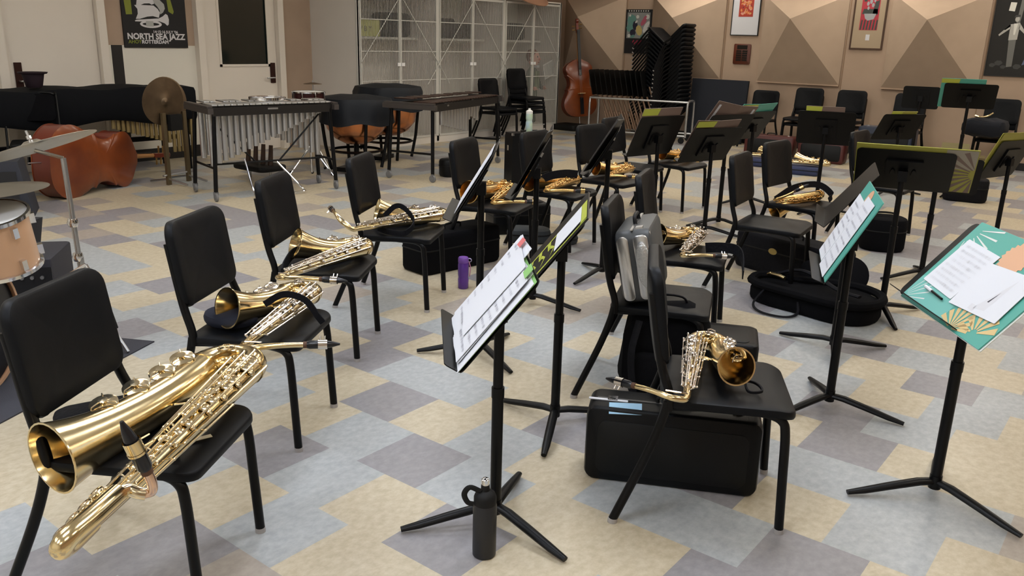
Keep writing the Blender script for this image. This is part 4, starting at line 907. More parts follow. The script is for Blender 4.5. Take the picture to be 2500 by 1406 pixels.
# ------------------------------------------------------------ stand rack by the back wall
galv = mat('galvanised_steel', (.50, .51, .52), .35, .9)
rk = thing('stand_rack', 'silver tubular rolling rack holding a row of music stands', 'rack', (-4.30, 9.98, 0), 14)
L_, W_, H_ = 1.60, .46, .64
f = MB()
for sy in (-1, 1): f.cyl((-L_ / 2, sy * W_ / 2, .12), (L_ / 2, sy * W_ / 2, .12), .016, n=8)
f.cyl((-L_ / 2, -W_ / 2, H_), (L_ / 2, -W_ / 2, H_), .016, n=8); f.cyl((-L_ / 2, -W_ / 2, .12), (-L_ / 2, W_ / 2, .12), .016, n=8)
f.build('rack_frame', galv, rk)
for sx in (-1, 1): MB().tube(bez([(sx * L_ / 2, -W_ / 2, .10), (sx * L_ / 2, -W_ / 2, H_ - .08), (sx * L_ / 2, -W_ / 2 + .07, H_), (sx * L_ / 2, W_ / 2 - .07, H_), (sx * L_ / 2, W_ / 2, H_ - .08), (sx * L_ / 2, W_ / 2, .10)], 5), .018, 8).build('end_loop', galv, rk)
for sx in (-1, 1):
    for sy in (-1, 1):
        wv = MB(); wv.lathe([(.045, -.012), (.05, 0), (.045, .012)], Matrix.Translation((sx * (L_ / 2 - .06), sy * W_ / 2, .05)) @ Matrix.Rotation(R(90), 4, 'X'), 16); wv.build('caster', rubber, rk)
bz = mat('bronze_tube', (.26, .165, .11), .35, .5)
first = None
for k in range(11):
    m_ = Matrix.Translation((-4.30, 9.98, 0)) @ Matrix.Rotation(R(14), 4, 'Z') @ Matrix.Translation((.36 - k * .085, .02, .14)) @ Matrix.Rotation(R(-20), 4, 'Y')
    if first is None:
        first = thing('music_stand', 'music stand stored in the silver rolling rack, at its right end', 'music stand', m=m_, group='music stands stored in the rack')
        MB().cyl((0, 0, .0), (0, 0, .74), .017, n=10).build('pole', bz, first)
        b = MB(); b.outline(rrect(.40, .50, .03), .012, Matrix.Translation((-.04, .0, .80)) @ Matrix.Rotation(R(8), 4, 'Y') @ Matrix(((0, 0, 1, 0), (0, 1, 0, 0), (-1, 0, 0, 0), (0, 0, 0, 1)))); b.build('desk', desk_black, first)
        for q in (-.10, .10): MB().cyl((0, q, .02), (0, q, .30), .011, n=8).build('folded_leg', bz, first)
    else: dup(first, m=m_, label='music stand stored in the silver rolling rack, ' + (ORD[k].replace('top', 'right') if k < 10 else 'leftmost one'))
# ------------------------------------------------------------ wire cabinet
cab = thing('wire_cabinet', 'tall grey storage cabinet with wire mesh doors between door and double bass', 'cabinet', (-6.1, 5.58, 0))
CD, CL, CH = .95, 4.61, 2.125
MB().box((-CD / 2, .012, CH / 2), (CD, .024, CH)).build('side_panel', wall_grey, cab)
MB().box((-CD / 2, CL - .012, CH / 2), (CD, .024, CH)).build('side_panel', wall_grey, cab)
MB().box((-CD + .01, CL / 2, CH / 2), (.016, CL - .05, CH - .04)).build('back_panel', wall_grey, cab)
MB().box((-CD / 2, CL / 2, CH - .01), (CD, CL, .02)).build('top_panel', wall_grey, cab)
MB().box((-CD / 2, CL / 2, .05), (CD, CL - .05, .10)).build('plinth', wall_grey, cab)
mesh_w = mat('mesh_wire_paint', (.50, .49, .46), .5); rail = mat('rail_paint', (.55, .54, .50), .45)
S3 = (CL - .03) / 3
for i in range(4): MB().box((-.015, .015 + i * S3, CH / 2), (.03, .045, CH - .04)).build('post', rail, cab)
for i in range(3):
    c0 = .015 + i * S3
    for dd in range(2):
        y0 = c0 + .025 + dd * (S3 - .05) / 2; y1 = y0 + (S3 - .05) / 2 - .006; ym = (y0 + y1) / 2
        fr_ = MB()
        for yy in (y0 + .011, y1 - .011): fr_.box((0, yy, 1.09), (.022, .022, 1.98))
        for zz in (.11, .52, .92, 1.31, 1.72, 2.07): fr_.box((0, ym, zz), (.014, y1 - y0, .012 if .2 < zz < 2 else .03))
        d_ = fr_.build('door_frame', rail, cab)
        ms_ = MB(); nW = 26
        for k in range(nW): yy = y0 + .02 + (y1 - y0 - .04) * (k + .5) / nW; ms_.box((-.008, yy, 1.09), (.003, .0055, 1.95))
        ms_.build('wire_mesh', mesh_w, d_)
        MB().box((.018, (y1 - .035) if dd == 0 else (y0 + .035), 1.135), (.014, .06, .045)).build('door_latch', frm, d_)
    cy_ = c0 + S3 / 2
    for s_ in (-1, 1): MB().cyl((.02, cy_, 2.05), (.02, max(.04, min(CL - .04, cy_ + s_ * 1.0)), 2.05 - abs(max(.04, min(CL - .04, cy_ + s_ * 1.0)) - cy_) * 1.2), .006, n=6).build('brace_cable', rail, cab)
    MB().box((-.62, c0 + S3 / 2, 1.48), (.5, S3 - .1, .03)).build('shelf', rail, cab)
for i in (1, 2): MB().box((-CD / 2, .015 + i * S3, CH / 2), (CD - .08, .02, CH - .06)).build('divider', wall_grey, cab)
o = MB(); o.outline(rrect(.50, .22, .01), .03, Matrix.Rotation(R(90), 4, 'X')); o = o.build('yellow_sign', mat('yellow_green_card', (.42, .43, .12), .6)); o.matrix_world = Matrix.Translation((-6.62, 6.20, 1.61)) @ Matrix.Rotation(R(90), 4, 'Z'); tag(o, 'yellow-green card standing on the left cabinet shelf', 'card')
a = MB(); text_mesh(a, 'W B Y', .10, Matrix.Translation((-.18, -.0165, -.04)) @ Matrix.Rotation(R(90), 4, 'X'), 0, .002); a.build('card_lettering', mat('olive_ink', (.20, .20, .08), .7), o)
for y_, w_, h_, l_ in ((6.78, .5, .34, 'dark instrument bag on the left cabinet shelf beside the yellow card'), (7.75, .55, .30, 'dark bag at the left of the middle cabinet shelf'), (8.25, .42, .24, 'low dark bag on the middle cabinet shelf'), (9.55, .5, .28, 'dark bag on the right cabinet shelf')):
    o = MB(); o.outline(rrect(w_, h_, .07), .34, Matrix.Rotation(R(90), 4, 'X'), .05); o = o.build('dark_bag', nylon); o.matrix_world = Matrix.Translation((-6.72, y_, 1.495 + h_ / 2)) @ Matrix.Rotation(R(90), 4, 'Z'); tag(o, l_, 'bag')
# doll in the cabinet
dl = thing('doll', 'large red-faced doll in a green striped waistcoat standing inside the right cabinet section', 'doll', (-6.50, 9.95, .10), 10)
skin = mat('doll_skin', (.60, .32, .26), .6); vest = mat('doll_vest', (.22, .30, .17), .8); dk = mat('doll_dark_green', (.05, .08, .06), .8)
MB().lathe([(.06, 0), (.085, .03), (.075, .30), (.10, .52), (.09, .55)], n=18, sy=1.1).build('trousers', dk, dl)
MB().lathe([(.10, .52), (.125, .60), (.135, .75), (.12, .88), (.06, .95), (.045, .97)], n=20, sx=.75).build('jacket', dk, dl)
v = MB()
for k in range(5): v.box((.098, -.06 + k * .03, .74), (.014, .014, .30))
v.build('striped_waistcoat', vest, dl)
hd = MB().sphere((0.02, 0, 1.10), .115, sc=(.95, .88, 1.15), n=20, k=12).build('head', skin, dl)
MB().sphere((.130, 0, 1.09), .022, n=10, k=6).build('nose', mat('doll_nose', (.6, .2, .15), .5), hd); 
for s_ in (-1, 1): MB().sphere((.112, s_ * .042, 1.13), .014, n=10, k=6).build('eye', inkd, hd); MB().sphere((.02, s_ * .108, 1.10), .024, n=8, k=6).build('ear', skin, hd)
MB().box((.122, 0, 1.035), (.012, .06, .014)).build('mouth', mat('doll_mouth', (.3, .05, .05), .5), hd)
MB().sphere((-.01, 0, 1.135), .122, sc=(.92, .95, 1.05), n=18, k=10).build('hair', mat('doll_hair', (.14, .05, .03), .8), hd)
MB().box((.085, 0, .965), (.05, .10, .04)).build('white_collar', white_paper, dl)
for s_ in (-1, 1):
    MB().tube(bez([(0, s_ * .11, .87), (.02, s_ * .19, .74), (.07, s_ * .20, .62), (.12, s_ * .19, .60)], 4), [.042] * 4 + [.036] * 9, 10).build('sleeve', dk, dl)
    h_ = MB(); h_.sphere((.15, s_ * .19, .60), .034, n=10, k=7)
    for q in range(4): h_.cyl((.165, s_ * .19 + (q - 1.5) * .015, .60), (.205, s_ * .19 + (q - 1.5) * .018, .585), .008, .006, 6)
    h_.cyl((.15, s_ * .165, .61), (.175, s_ * .145, .62), .009, .007, 6); h_.build('hand', skin, dl)
o = thing('small_frame', 'small tilted white framed sheet hung beside the doll', 'picture frame', m=Matrix.Translation((-6.20, 10.02, 1.02)) @ Matrix.Rotation(R(18), 4, 'X'))
b = MB()
for s_ in (-1, 1): b.box((0, s_ * .14, 0), (.012, .018, .26)); b.box((0, 0, s_ * .12), (.012, .28, .018))
b.build('frame_border', mat('pale_frame', (.62, .62, .60), .5), o); MB().box((-.003, 0, 0), (.004, .27, .23)).build('framed_sheet', mat('grey_sheet', (.36, .36, .35), .6), o)
sb = thing('sousaphone_bell', 'pinkish brass bell lying over the top front edge of the wire cabinet', 'instrument bell', m=Matrix.Translation((-6.08, 9.10, 2.22)) @ Matrix.Rotation(R(28), 4, 'Y'))
MB().lathe([(.42, -.0), (.425, .012), (.41, .018), (.36, .035), (.26, .075), (.17, .14), (.11, .24), (.08, .36), (.001, .361)], n=40).build('bell_flare', mat('satin_rose_brass', (.62, .36, .24), .45, .6), sb)

# ------------------------------------------------------------ double basses
def bass(label, m, back_front):
    t = thing('double_bass', label, 'double bass', m=m)
    # local: X along length (0 = bottom .. 1.1 = neck joint), Z = width, Y = thickness (front at -Y if back_front<0)
    half = [(0, .0), (.005, .12), (.04, .23), (.14, .315), (.26, .335), (.38, .30), (.46, .26), (.50, .245), (.53, .255), (.545, .235), (.60, .205), (.68, .200), (.76, .225), (.79, .25), (.81, .24), (.87, .265), (.95, .262), (1.02, .20), (1.07, .10), (1.10, .045)]
    hs = [(v.x, v.y) for v in bez([(a_, b_, 0) for a_, b_ in half], 3)]
    out = hs + [(a_, -b_) for a_, b_ in reversed(hs[1:])]; out = list(reversed(out))
    wood = mat('bass_amber_varnish', (.11, .020, .006), .28, col2=(.25, .058, .012), noise=.1, scale=2.5, coat=.4)
    wood_d = mat('bass_rib_varnish', (.15, .020, .008), .3, coat=.4)
    T = .20; b = MB()
    R90 = Matrix.Rotation(R(90), 4, 'X')
    b.outline(out, T, R90, 0); b.build('ribs', wood_d, t)
    for s_, nm in ((1, 'back_plate'), (-1, 'top_plate')):
        pl = MB(); rings = []
        cx_ = .55
        for k, (sc_, hh) in enumerate(((1.012, 0), (1.012, .006), (.93, .016), (.75, .030), (.5, .040), (.25, .046))):
            rings.append(pl.ring([Vector((cx_ + (x_ - cx_) * (1 + (sc_ - 1) * .9), s_ * (T / 2 + hh), z_ * sc_)) for x_, z_ in out]))
        for r1_, r2_ in zip(rings, rings[1:]): pl.bridge(r1_, r2_)
        pl._f(rings[0]); pl._f(rings[-1]); pl.build(nm, wood, t, ang=60)
    f_ = -1
    MB().tube([(1.04, f_ * .085, 0), (1.20, f_ * .10, 0), (1.62, f_ * .105, 0)], [.036, .026, .021], 12).build('neck', mat('bass_neck_maple', (.42, .20, .07), .35), t)
    fb = MB(); fb.box((1.22, f_ * .165, 0), (.86, .024, .055), None); o_ = fb.build('fingerboard', ebon, t); 
    hd_ = MB(); hd_.box((1.70, f_ * .10, 0), (.20, .05, .045)); hd_.lathe([(.04, -.022), (.045, 0), (.04, .022)], Matrix.Translation((1.82, f_ * .10 - .01, 0)), 16); hd_ = hd_.build('scroll', wood_d, t)
    for k in range(4): q = -1 if k % 2 else 1; MB().cyl((1.65 + k * .035, f_ * .10, q * .02), (1.65 + k * .035, f_ * .10, q * .10), .008, .010, 8).build('tuning_peg', brass_old, hd_)
    MB().box((.44, f_ * .20, 0), (.014, .13, .12), None).build('bridge', mat('bridge_maple', (.55, .38, .20), .5), t)
    MB().box((.20, f_ * .185, 0), (.32, .015, .07), None).build('tailpiece', ebon, t)
    for k in range(4): MB().cyl((.34, f_ * .195, (k - 1.5) * .016), (1.64, f_ * .150, (k - 1.5) * .009), .0014, n=5).build('string', steel, t)
    MB().cyl((-.14, f_ * 0, 0), (0, 0, 0), .006, n=8).build('endpin', steel, t)
    return t
# lying on its side, back towards us
X_ = Vector((-.375, .927, -.085)).normalized(); Yd = Vector((.90, .365, 0)).normalized(); Z_ = X_.cross(Yd).normalized(); Yd = Z_.cross(X_)
m_ = Matrix((X_, Yd, Z_)).transposed().to_4x4(); m_ = Matrix.Translation((-5.32, 1.12, .350)) @ m_
bass('amber double bass lying on its side on the floor, its back towards us', m_, 1)
X_ = Vector((-.13, .02, 1)).normalized(); Yd = Vector((-.80, .60, 0)).normalized(); Z_ = X_.cross(Yd).normalized(); Yd = Z_.cross(X_)
m_ = Matrix.Translation((-5.74, 10.36, .24)) @ Matrix((X_, Yd, Z_)).transposed().to_4x4() @ Matrix.Scale(.88, 4)
bass('upright double bass leaning in the corner right of the wire cabinet', m_, 1)
t = thing('bass_stool_base', 'low black stand base under the upright double bass', 'stand', (-5.9, 10.30, 0)); b = MB(); b.outline(rrect(.5, .45, .06), .10, Matrix.Translation((0, 0, .05)), .02); b.build('base_block', rubber, t)

# ------------------------------------------------------------ mallet instruments
def mallet(name, label, cat, x, y, rz, L, W0, W1, H, bars, res, metal_bars, pedal):
    t = thing(name, label, cat, (x, y, 0), rz)
    wood = mat('black_rail_wood', (.014, .012, .011), .35); N = 19
    for s_, ww in ((-1, W0), (1, W1)):
        e = MB()
        e.box((s_ * (L / 2 + .03), 0, H - .035), (.05, ww + .10, .05)); e.box((s_ * (L / 2 + .03), 0, H + .0), (.05, ww + .06, .018)); e.build('end_rail', mat('grey_brown_rail', (.05, .042, .038), .4), t)
        for q in (-1, 1):
            l = MB(); l.cyl((s_ * (L / 2 + .02), q * ww / 2, .09), (s_ * (L / 2 - .02), q * ww / 2 * .92, H - .05), .020, n=10); l = l.build('leg', black_metal, t)
            c = MB(); c.lathe([(.034, -.013), (.04, -.008), (.04, .008), (.034, .013)], Matrix.Translation((s_ * (L / 2 + .02), q * ww / 2, .04)) @ Matrix.Rotation(R(90), 4, 'Y'), 16); c.lathe([(.018, -.018), (.018, .018)], Matrix.Translation((s_ * (L / 2 + .02), q * ww / 2, .04)) @ Matrix.Rotation(R(90), 4, 'Y'), 12)
            c.box((s_ * (L / 2 + .02), q * ww / 2, .075), (.045, .02, .03)); c.build('caster', [mat('caster_grey', (.16, .16, .16), .4)], l)
        MB().cyl((s_ * L / 2, -ww / 2 * .95, .30), (s_ * L / 2, ww / 2 * .95, .30), .012, n=8).build('cross_bar', black_metal, t)
    for q in (-1, 1):
        r_ = MB(); a_, b_ = Vector((-L / 2, q * (W0 / 2 - .01), H - .045)), Vector((L / 2, q * (W1 / 2 - .01), H - .045)); d = (b_ - a_)
        mm = Matrix.Translation((a_ + b_) / 2) @ Matrix.Rotation(math.atan2(d.y, d.x), 4, 'Z'); r_.box((0, 0, 0), (d.length, .022, .075), None)
        for v in r_.bm.verts: v.co = mm @ v.co
        r_ = r_.build('side_rail', wood, t)
        if q < 0: MB().box((-.02 if metal_bars else -L * .32, -W0 / 2 * .82 - .012 if metal_bars else -W0 / 2 * .90 - .012, H - .03), (.10, .004, .016)).build('name_plate', steel, r_)
    bm_ = mat('vibe_aluminium', (.60, .60, .60), .32, .9) if metal_bars else mat('dark_rosewood', (.035, .015, .010), .3)
    for k in range(bars):
        u = (k + .5) / bars; x_ = -L / 2 + L * u; ln = (W0 + (W1 - W0) * u)
        o = MB(); o.outline(rrect(L / bars * .82, ln * .44, .004, 2), .012, Matrix.Translation((x_, -ln * .26, H + .012)), .002); o.build('bar', bm_, t)
        if k % 7 not in (2, 6): o = MB(); o.outline(rrect(L / bars * .82, ln * .40, .004, 2), .012, Matrix.Translation((x_ + L / bars * .5, ln * .24, H + .020 + (.0 if metal_bars else .02))), .002); o.build('bar', bm_, t)
    rm = mat('resonator_silver', (.52, .52, .52), .32, .85)
    for row, fn in enumerate(res):
        for k in range(bars):
            u = (k + .5) / bars; zb = fn(u)
            if zb is None: continue
            ln = (W0 + (W1 - W0) * u); x_ = -L / 2 + L * u
            MB().cyl((x_, (-.22 if row == 0 else .22) * ln, H - .06), (x_, (-.22 if row == 0 else .22) * ln, zb), L / bars * .42, n=12).build('resonator', rm, t)
    if pedal:
        p = MB(); p.tube(bez([(-L * .22, -.10, .35), (-L * .2, -.22, .06), (-L * .17, -.28, .025), (L * .17, -.30, .025), (L * .20, -.22, .05), (L * .05, -.08, .30)], 4), .009, 8); p.build('pedal_bar', chrome, t)
        for s_ in (-1, 1): MB().cyl((s_ * .12, 0, .30), (s_ * L * .46, 0, H - .12), .009, n=8).build('brace', black_metal, t)
        MB().cyl((-L / 2, 0, .30), (L / 2, 0, .30), .010, n=8).build('long_bar', black_metal, t)
    return t
ang = math.degrees(math.atan2(1.23, .30))
mallet('vibraphone', 'vibraphone with a silver fan of resonator tubes on a black wheeled frame', 'vibraphone', -4.40, 2.86, ang, 1.22, .58, .40, .86, 20,
       [lambda u: .30 + .50 * u ** 1.1 if u < .96 else None, lambda u: (.34 + .48 * u) if u < .5 else .58 - (u - .5) * .55], True, True)
mallet('xylophone', 'black marimba with short silver resonators standing before the wire cabinet', 'marimba', -4.12, 5.22, 103, 1.72, .56, .40, .83, 24,
       [lambda u: .66 - .33 * u if .25 < u < .62 else None, lambda u: .60 - .02 * (int(u * 24) % 3) - .2 * max(0, u - .8) if u > .55 else None], False, False)
# draped marimba at the left wall
t = thing('draped_marimba', 'long marimba under a black cloth cover along the left wall, gold resonators below', 'marimba', (-6.47, 2.05, 0), 0)
cv = MB(); prof = [(-.30, .56), (-.33, .60), (-.335, .88), (-.31, .915), (0, .93), (.31, .915), (.335, .88), (.33, .60), (.30, .56)]
prev = None; n = 22
for k in range(n + 1):
    y_ = -1.15 + 2.30 * k / n; pn = [Vector((x_ * (1 + .03 * math.sin(k * 1.7 + i)), y_, z_ + (.012 * math.sin(k * .9) if z_ > .8 else .035 * math.sin(k * .55 + 1)) + .02 * (abs(y_) > 1.1) * (-1))) for i, (x_, z_) in enumerate(prof)]
    rg = [cv.bm.verts.new(v) for v in pn]
    if prev:
        for i in range(len(rg) - 1): cv._f((prev[i], prev[i + 1], rg[i + 1], rg[i]))
    else: cv._f(rg)
    prev = rg
cv._f(prev); cv.build('cloth_cover', mat('black_cloth', (.005, .0055, .007), .9, bump=.5, scale=15, spec=.15), t)
gr = mat('gold_resonator', (.36, .27, .12), .4, .7)
for k in range(18):
    y_ = .22 + k * .052; zb = .50 - (k * .016 if k < 17 else 0) - (.12 if k > 12 else 0)
    MB().cyl((.24, y_, .80), (.24, y_, max(.2, zb)), .021, n=10).build('resonator', gr, t)
MB().cyl((.28, 1.10, .80), (.28, 1.10, .13), .024, n=10).build('resonator', gr, t)
for sy in (-1, 1):
    for sx in (-1, 1): MB().cyl((sx * .27, sy * 1.05, 0), (sx * .25, sy * 1.05, .80), .024, n=10).build('leg', black_metal, t)
MB().box((.0, 0, .34), (.05, 2.1, .05)).build('long_bar', black_metal, t); MB().box((0, 0, .82), (.54, 2.2, .06)).build('inner_frame', black_metal, t)
o = MB().lathe([(.065, 0), (.075, .01), (.10, .13), (.125, .135), (.135, .15), (.125, .15), (.09, .14), (.07, .02), (.001, .02)], n=24, caps=True).build('dark_pot', mat('dark_plum_felt', (.018, .008, .014), .7)); o.location = (-6.35, 1.58, .935); tag(o, 'dark brimmed bowl-shaped hat upside down on the draped marimba', 'hat')
# crash cymbals on their rack
t = thing('cymbal_rack', 'pair of aged bronze crash cymbals hanging on a two-post stand', 'cymbal stand', (-5.38, 2.38, 0), 16)
cym = mat('aged_bronze', (.15, .105, .065), .42, .85, noise=.12, scale=12)
for q in (0, 1):
    mm = Matrix.Translation((.0 - q * .08, .0 + q * .13, .83)) @ Matrix.Rotation(R(84 if q else 96), 4, 'Y') @ Matrix.Rotation(R(10), 4, 'X')
    MB().lathe([(.001, .028), (.02, .026), (.04, .015), (.055, .004), (.12, -.004), (.235, -.016), (.236, -.014), (.12, 0), (.055, .008), (.001, .032)], mm, 36, caps=False).build('crash_cymbal', cym, t)
pst = mat('brass_post', (.20, .155, .09), .4, .8)
for y_ in (-.03, .25): MB().box((.0, y_, .36), (.03, .045, .72), None).build('post', pst, t)
for y_ in (-.03, .25): MB().tube([(-.24, y_, .02), (0, y_, .06), (.24, y_, .02)], .011, 8).build('foot_bar', steel, t)
MB().cyl((0, -.10, .10), (0, .30, .10), .010, n=8).build('cross_bar', steel, t); MB().box((.02, .1, .62), (.05, .16, .16)).build('black_cradle', rubber, t)
# timpani
def timpani(label, x, y, r_, top, dark):
    t = thing('timpano', label, 'timpani', (x, y, 0), 20, 'timpani behind the xylophone')
    MB().lathe([(.001, .30), (.12, .31), (.24, .37), (.33, .48), (r_ - .03, top - .2), (r_ - .02, top - .04)], n=36, caps=False).build('kettle', mat('polished_copper', (.66, .27, .12), .22, 1., noise=.1, scale=8), t)
    n = 40; cv = MB(); rings = []
    for rr_, zz, wv in ((.02, top + .045, 0), (r_ * .6, top + .035, .004), (r_ + .01, top + .01, .005), (r_ + .035, top - .05, .012), (r_ + .03, top - .17, .018), (r_ + .045, top - .27, .024)):
        rings.append(cv.ring([Vector(((rr_ + wv * math.sin(q * 2 * PI / n * 9 + 1)) * math.cos(2 * PI * q / n), (rr_ + wv * math.sin(q * 2 * PI / n * 9 + 1)) * math.sin(2 * PI * q / n), zz + (wv * .8) * math.sin(q * 2 * PI / n * 5))) for q in range(n)]))
    for a_, b_ in zip(rings, rings[1:]): cv.bridge(a_, b_)
    cv._f(rings[0]); cv.build('cloth_cover', vinyl, t)
    for k in range(4):
        a_ = R(45 + 90 * k); MB().tube([((r_ + .01) * math.cos(a_), (r_ + .01) * math.sin(a_), top - .12), ((r_ - .04) * math.cos(a_), (r_ - .04) * math.sin(a_), .30), ((r_ - .10) * math.cos(a_), (r_ - .10) * math.sin(a_), .02)], .020, 8).build('strut', black_metal, t)
    MB().lathe([(r_ - .12, .22), (r_ - .09, .235), (r_ - .12, .25)], n=30, caps=False).build('base_ring', black_metal, t)
    p = MB(); p.box((.0, -.18, .05), (.14, .34, .05)); p.cyl((0, 0, .05), (0, 0, .31), .03, n=10); p.build('pedal', black_metal, t)
timpani('copper kettle drum under a black cover, nearer the vibraphone', -4.86, 4.42, .40, .82, 0)
timpani('copper kettle drum under a black cover, behind the other and closer to the cabinet', -5.28, 5.34, .40, .90, 0)
# snare and small percussion
sn = thing('snare_drum', 'dark snare drum with chrome hoops on a tripod stand behind the vibraphone', 'snare drum', (-4.76, 3.68, 0), 20)
MB().lathe([(.165, .79), (.165, .92)], n=36).build('drum_shell', mat('wine_shell', (.035, .008, .008), .25), sn)
for z_ in (.79, .92): MB().lathe([(.168, -.008), (.178, -.006), (.178, .006), (.168, .008)], Matrix.Translation((0, 0, z_)), 36, caps=False).build('hoop', chrome, sn)
MB().lathe([(.001, .926), (.166, .925)], n=30, caps=False).build('drum_head', mat('drum_head', (.55, .54, .52), .6), sn)
for k in range(8): a_ = R(45 * k + 10); MB().cyl((.178 * math.cos(a_), .178 * math.sin(a_), .785), (.178 * math.cos(a_), .178 * math.sin(a_), .925), .007, n=8).build('lug', chrome, sn)
def tripod(t, h, r_, zc, m_=chrome, n_=3, rot=0, rp=.011):
    MB().cyl((0, 0, .06), (0, 0, h), rp, n=10).build('stand_pole', m_, t)
    for k in range(n_):
        a_ = R(rot + 120 * k); l = MB().tube([(.0, 0, zc), (r_ * math.cos(a_), r_ * math.sin(a_), .012)], .008, 8); l = l.build('stand_leg', m_, t); MB().sphere((r_ * math.cos(a_), r_ * math.sin(a_), .014), .016, n=8, k=6).build('rubber_foot', rubber, l)
tripod(sn, .75, .30, .36)
for k in range(3): a_ = R(120 * k + 30); MB().tube([(0, 0, .70), (.175 * math.cos(a_), .175 * math.sin(a_), .77), (.18 * math.cos(a_), .18 * math.sin(a_), .80)], .007, 8).build('basket_arm', chrome, sn)
cs = thing('practice_cymbal', 'small flat dark cymbal on a thin stand behind the snare drum', 'cymbal', (-5.02, 3.95, 0)); MB().lathe([(.001, 1.0), (.02, 1.0), (.10, .985), (.101, .982), (.001, .99)], n=28, caps=False).build('cymbal_plate', cym, cs); tripod(cs, 1.02, .28, .35, steel, rp=.007)
o = MB().lathe([(.165, -.014), (.178, -.012), (.178, .012), (.165, .014), (.163, 0), (.165, -.014)], n=36, caps=False).build('drum_hoop', chrome); o.location = (-4.45, 2.93, .902); tag(o, 'chrome drum hoop lying on the vibraphone bars', 'drum hoop')
o = thing('low_bongo_table', 'dark low tray with small percussion under the vibraphone', 'percussion tray', (-5.05, 3.22, 0)); MB().outline(rrect(.55, .35, .08), .06, Matrix.Translation((0, 0, .14)), .02).build('tray', rubber, o)
for k in range(4): MB().cyl((-.2 + .13 * k, 0, .17), (-.2 + .13 * k, .02, .38), .028, .022, 10).build('small_drum', mat('dark_brown_wood', (.04, .02, .012), .4), o)
for k in range(2): MB().cyl((-.18 + .36 * k, 0, 0), (-.18 + .36 * k, 0, .12), .014, n=8).build('tray_leg', steel, o)

# ------------------------------------------------------------ drum kit at the left edge
brz = mat('cymbal_bronze', (.42, .38, .31), .30, .9, noise=.08, scale=6)
def cymbal_on(label, x, y, z, r_, nv, base, jx=None):
    t = thing('cymbal_stand', label, 'cymbal', (base[0], base[1], 0), 0)
    mm = frame((x - base[0], y - base[1], z), nv)
    MB().lathe([(.001, .030), (.03, .027), (.05, .014), (.06, .010), (r_ * .5, .004), (r_, -.010), (r_, -.0085), (r_ * .5, .0055), (.06, .0115), (.001, .0315)], mm, 48, caps=False).build('cymbal_plate', brz, t)
    w_ = MB(); w_.cyl(mm @ Vector((0, 0, .02)), mm @ Vector((0, 0, .075)), .006, n=8); w_.cyl(mm @ Vector((0, 0, .035)), mm @ Vector((0, 0, .05)), .012, n=10); w_.build('wing_nut', chrome, t)
    top = mm @ Vector((0, 0, -.02)); j = Vector(jx) - Vector((base[0], base[1], 0)) if jx else top
    MB().tube([top, j], .009, 8).build('tilt_arm', chrome, t)
    MB().cyl((0, 0, .25), (j.x, j.y, j.z), .0125, n=12).build('upper_tube', steel, t); MB().cyl((0, 0, .05), (0, 0, .45), .016, n=12).build('lower_tube', steel, t)
    for z_ in (.45, .62): MB().lathe([(.02, -.02), (.026, 0), (.02, .02)], Matrix.Translation((j.x * z_ / max(j.z, .3), j.y * z_ / max(j.z, .3), z_)), 12).build('clamp', chrome, t)
    for k in range(3): a_ = R(120 * k + 10); MB().tube([(0, 0, .30), (.28 * math.cos(a_), .28 * math.sin(a_), .012)], .009, 8).build('stand_leg', steel, t)
    return t
cymbal_on('large bronze ride cymbal tilted on a chrome stand in front of the lying bass', -1.555, -.47, .985, .285, (-.30, -.17, 1), (-1.46, -.36), (-1.475, -.375, .93))
cymbal_on('second bronze cymbal cut by the left edge, below the ride cymbal', -1.38, -.75, .84, .24, (-.05, -.05, 1), (-1.62, -.95))
dk_ = mat('natural_maple', (.56, .33, .19), .3, noise=.06, scale=4, coat=.4)
tm = thing('tom_drum', 'natural maple tom drum with chrome hoops at the left edge', 'tom drum', m=Matrix.Translation((-1.30, -.765, .515)) @ Euler((R(10), R(8), 0)).to_matrix().to_4x4())
MB().lathe([(.15, 0), (.15, .24)], n=40).build('drum_shell', dk_, tm)
for z_ in (0, .24): MB().lathe([(.152, -.010), (.163, -.008), (.163, .008), (.152, .010)], Matrix.Translation((0, 0, z_)), 40, caps=False).build('hoop', chrome, tm)
MB().lathe([(.001, .246), (.151, .245)], n=30, caps=False).build('drum_head', mat('drum_head', (.55, .54, .52), .6), tm)
for k in range(6):
    a_ = R(60 * k + 12)
    for z_ in (.045, .195): MB().box((.160 * math.cos(a_), .160 * math.sin(a_), z_), (.022, .022, .045), Matrix.Rotation(a_, 4, 'Z')).build('lug', chrome, tm)
a_ = R(-28); MB().box((.1515 * math.cos(a_), .1515 * math.sin(a_), .15), (.004, .05, .045), Matrix.Rotation(a_, 4, 'Z')).build('badge', mat('badge_grey', (.16, .14, .12), .4), tm)
bd = thing('bass_drum', 'bass drum with a wooden hoop behind the front left chair', 'bass drum', m=Matrix.Translation((-1.32, -1.03, .285)) @ Matrix.Rotation(R(38), 4, 'Z') @ Matrix.Rotation(R(90), 4, 'Y'))
MB().lathe([(.27, -.16), (.27, .16)], n=48).build('drum_shell', dk_, bd)
for z_ in (-.16, .16): MB().lathe([(.270, -.018), (.283, -.018), (.283, .018), (.270, .018)], Matrix.Translation((0, 0, z_)), 48, caps=False).build('wooden_hoop', dk_, bd)
MB().lathe([(.001, .163), (.270, .162)], n=40, caps=False).build('black_head', mat('black_drum_head', (.012, .012, .014), .3), bd)
MB().tube([(-.27, .02, 0), (-.33, .03, .0), (-.38, .06, .03)], .012, 8).build('tom_mount', chrome, bd); MB().box((-.29, .02, 0), (.05, .06, .06)).build('mount_bracket', chrome, bd)
rg = thing('drum_rug', 'flat dark grey drum rug under the kit behind the front left chair', 'rug', (-1.25, -.14, 0), 0)
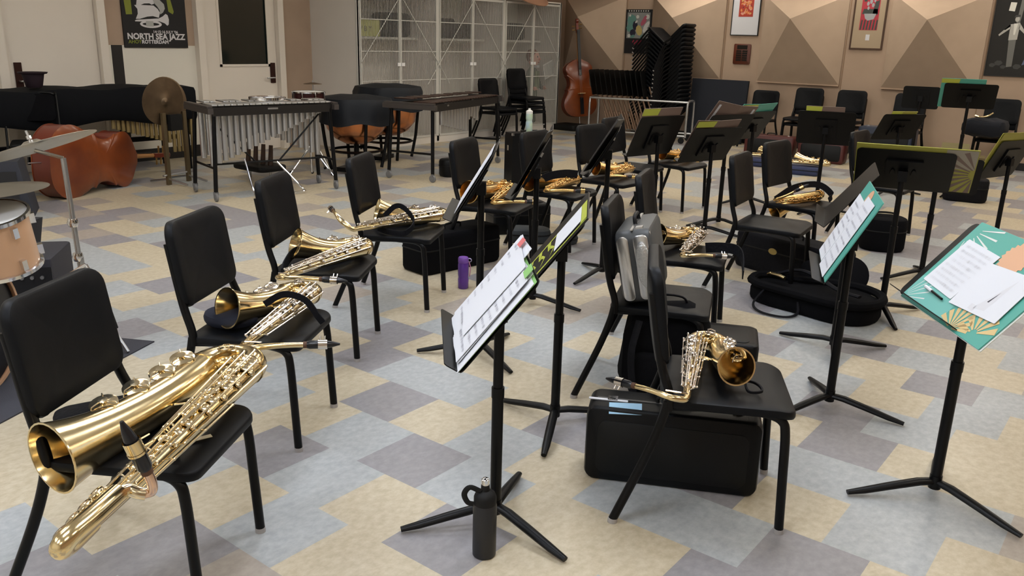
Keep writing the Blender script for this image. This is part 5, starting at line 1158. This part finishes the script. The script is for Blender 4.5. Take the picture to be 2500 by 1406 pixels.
e1 = Vector((-.83 + 1.25, -1.03 + .14, 0)); e1.normalize(); e2 = Vector((-.88, -.47, 0)).normalized()
b = MB(); b.outline([tuple((e2 * u + e1 * v).xy) for u, v in ((0, 0), (1.35, 0), (1.35, 1.7), (0, 1.7))], .006, Matrix.Translation((0, 0, .003))); b.build('rug_pile', mat('rug_dark_grey', (.045, .045, .055), .95, bump=.5, scale=300), rg)
am = thing('amplifier', 'low dark amplifier box behind the maple tom drum', 'amplifier', (-2.42, -.30, 0), 52); b = MB(); b.outline(rrect(.50, .44, .02), .30, Matrix.Translation((0, 0, .15)), .012); b.build('cabinet', mat('amp_tolex', (.022, .021, .028), .75, bump=.4, scale=200), am)
b = MB(); b.box((0, -.222, .17), (.50, .004, .17)); b.build('control_panel', mat('amp_panel', (.008, .008, .010), .4), am); 
for k in range(4): MB().cyl((.20 - k * .05, -.224, .20), (.20 - k * .05, -.236, .20), .010, n=10).build('knob', steel, am)
mw = thing('monitor_wedge', 'dark grey wedge speaker on the floor at the left beside the lying bass', 'speaker', (-5.02, .62, 0), 62)
b = MB(); P_ = [(-.27, 0), (.27, 0), (.20, .46), (-.34, .46)]; b.outline([(x_, z_) for x_, z_ in P_], .42, Matrix.Rotation(R(90), 4, 'X'), .01); b.build('speaker_shell', mat('speaker_carpet', (.030, .032, .042), .9, bump=.4, scale=200), mw)
MB().box((-.02, -.214, .22), (.40, .006, .32)).build('grille', mat('grille_black', (.012, .012, .014), .6), mw)
mw2 = thing('monitor_wedge', 'black wedge speaker below the second cymbal at the left edge', 'speaker', (-3.30, -.10, 0), 40)
b = MB(); b.outline([(-.24, .0), (.20, 0), (.26, .30), (-.3, .30)], .4, Matrix.Rotation(R(90), 4, 'X'), .01); b.build('speaker_shell', mat('speaker_black', (.012, .013, .018), .8), mw2); MB().box((-.02, -.204, .15), (.36, .006, .2)).build('grille', mat('grille_black', (.012, .012, .014), .6), mw2)
o = thing('beater_rod', 'thin silver rod with a black rubber tip behind the front left chair back', 'rod', (0, 0, 0)); MB().tube([(-.90, -.59, .56), (-.84, -.57, .47), (-.82, -.565, .40), (-.80, -.56, .34)], .006, 8).build('silver_rod', chrome, o)
MB().cyl((-.80, -.56, .36), (-.79, -.555, .29), .012, .018, 10).build('rubber_tip', rubber, o); MB().tube([(-.90, -.59, .56), (-1.05, -.80, .40)], .008, 8).build('silver_arm', chrome, o); MB().cyl((-1.05, -.8, .0), (-1.05, -.8, .42), .010, n=8).build('support_post', steel, o)
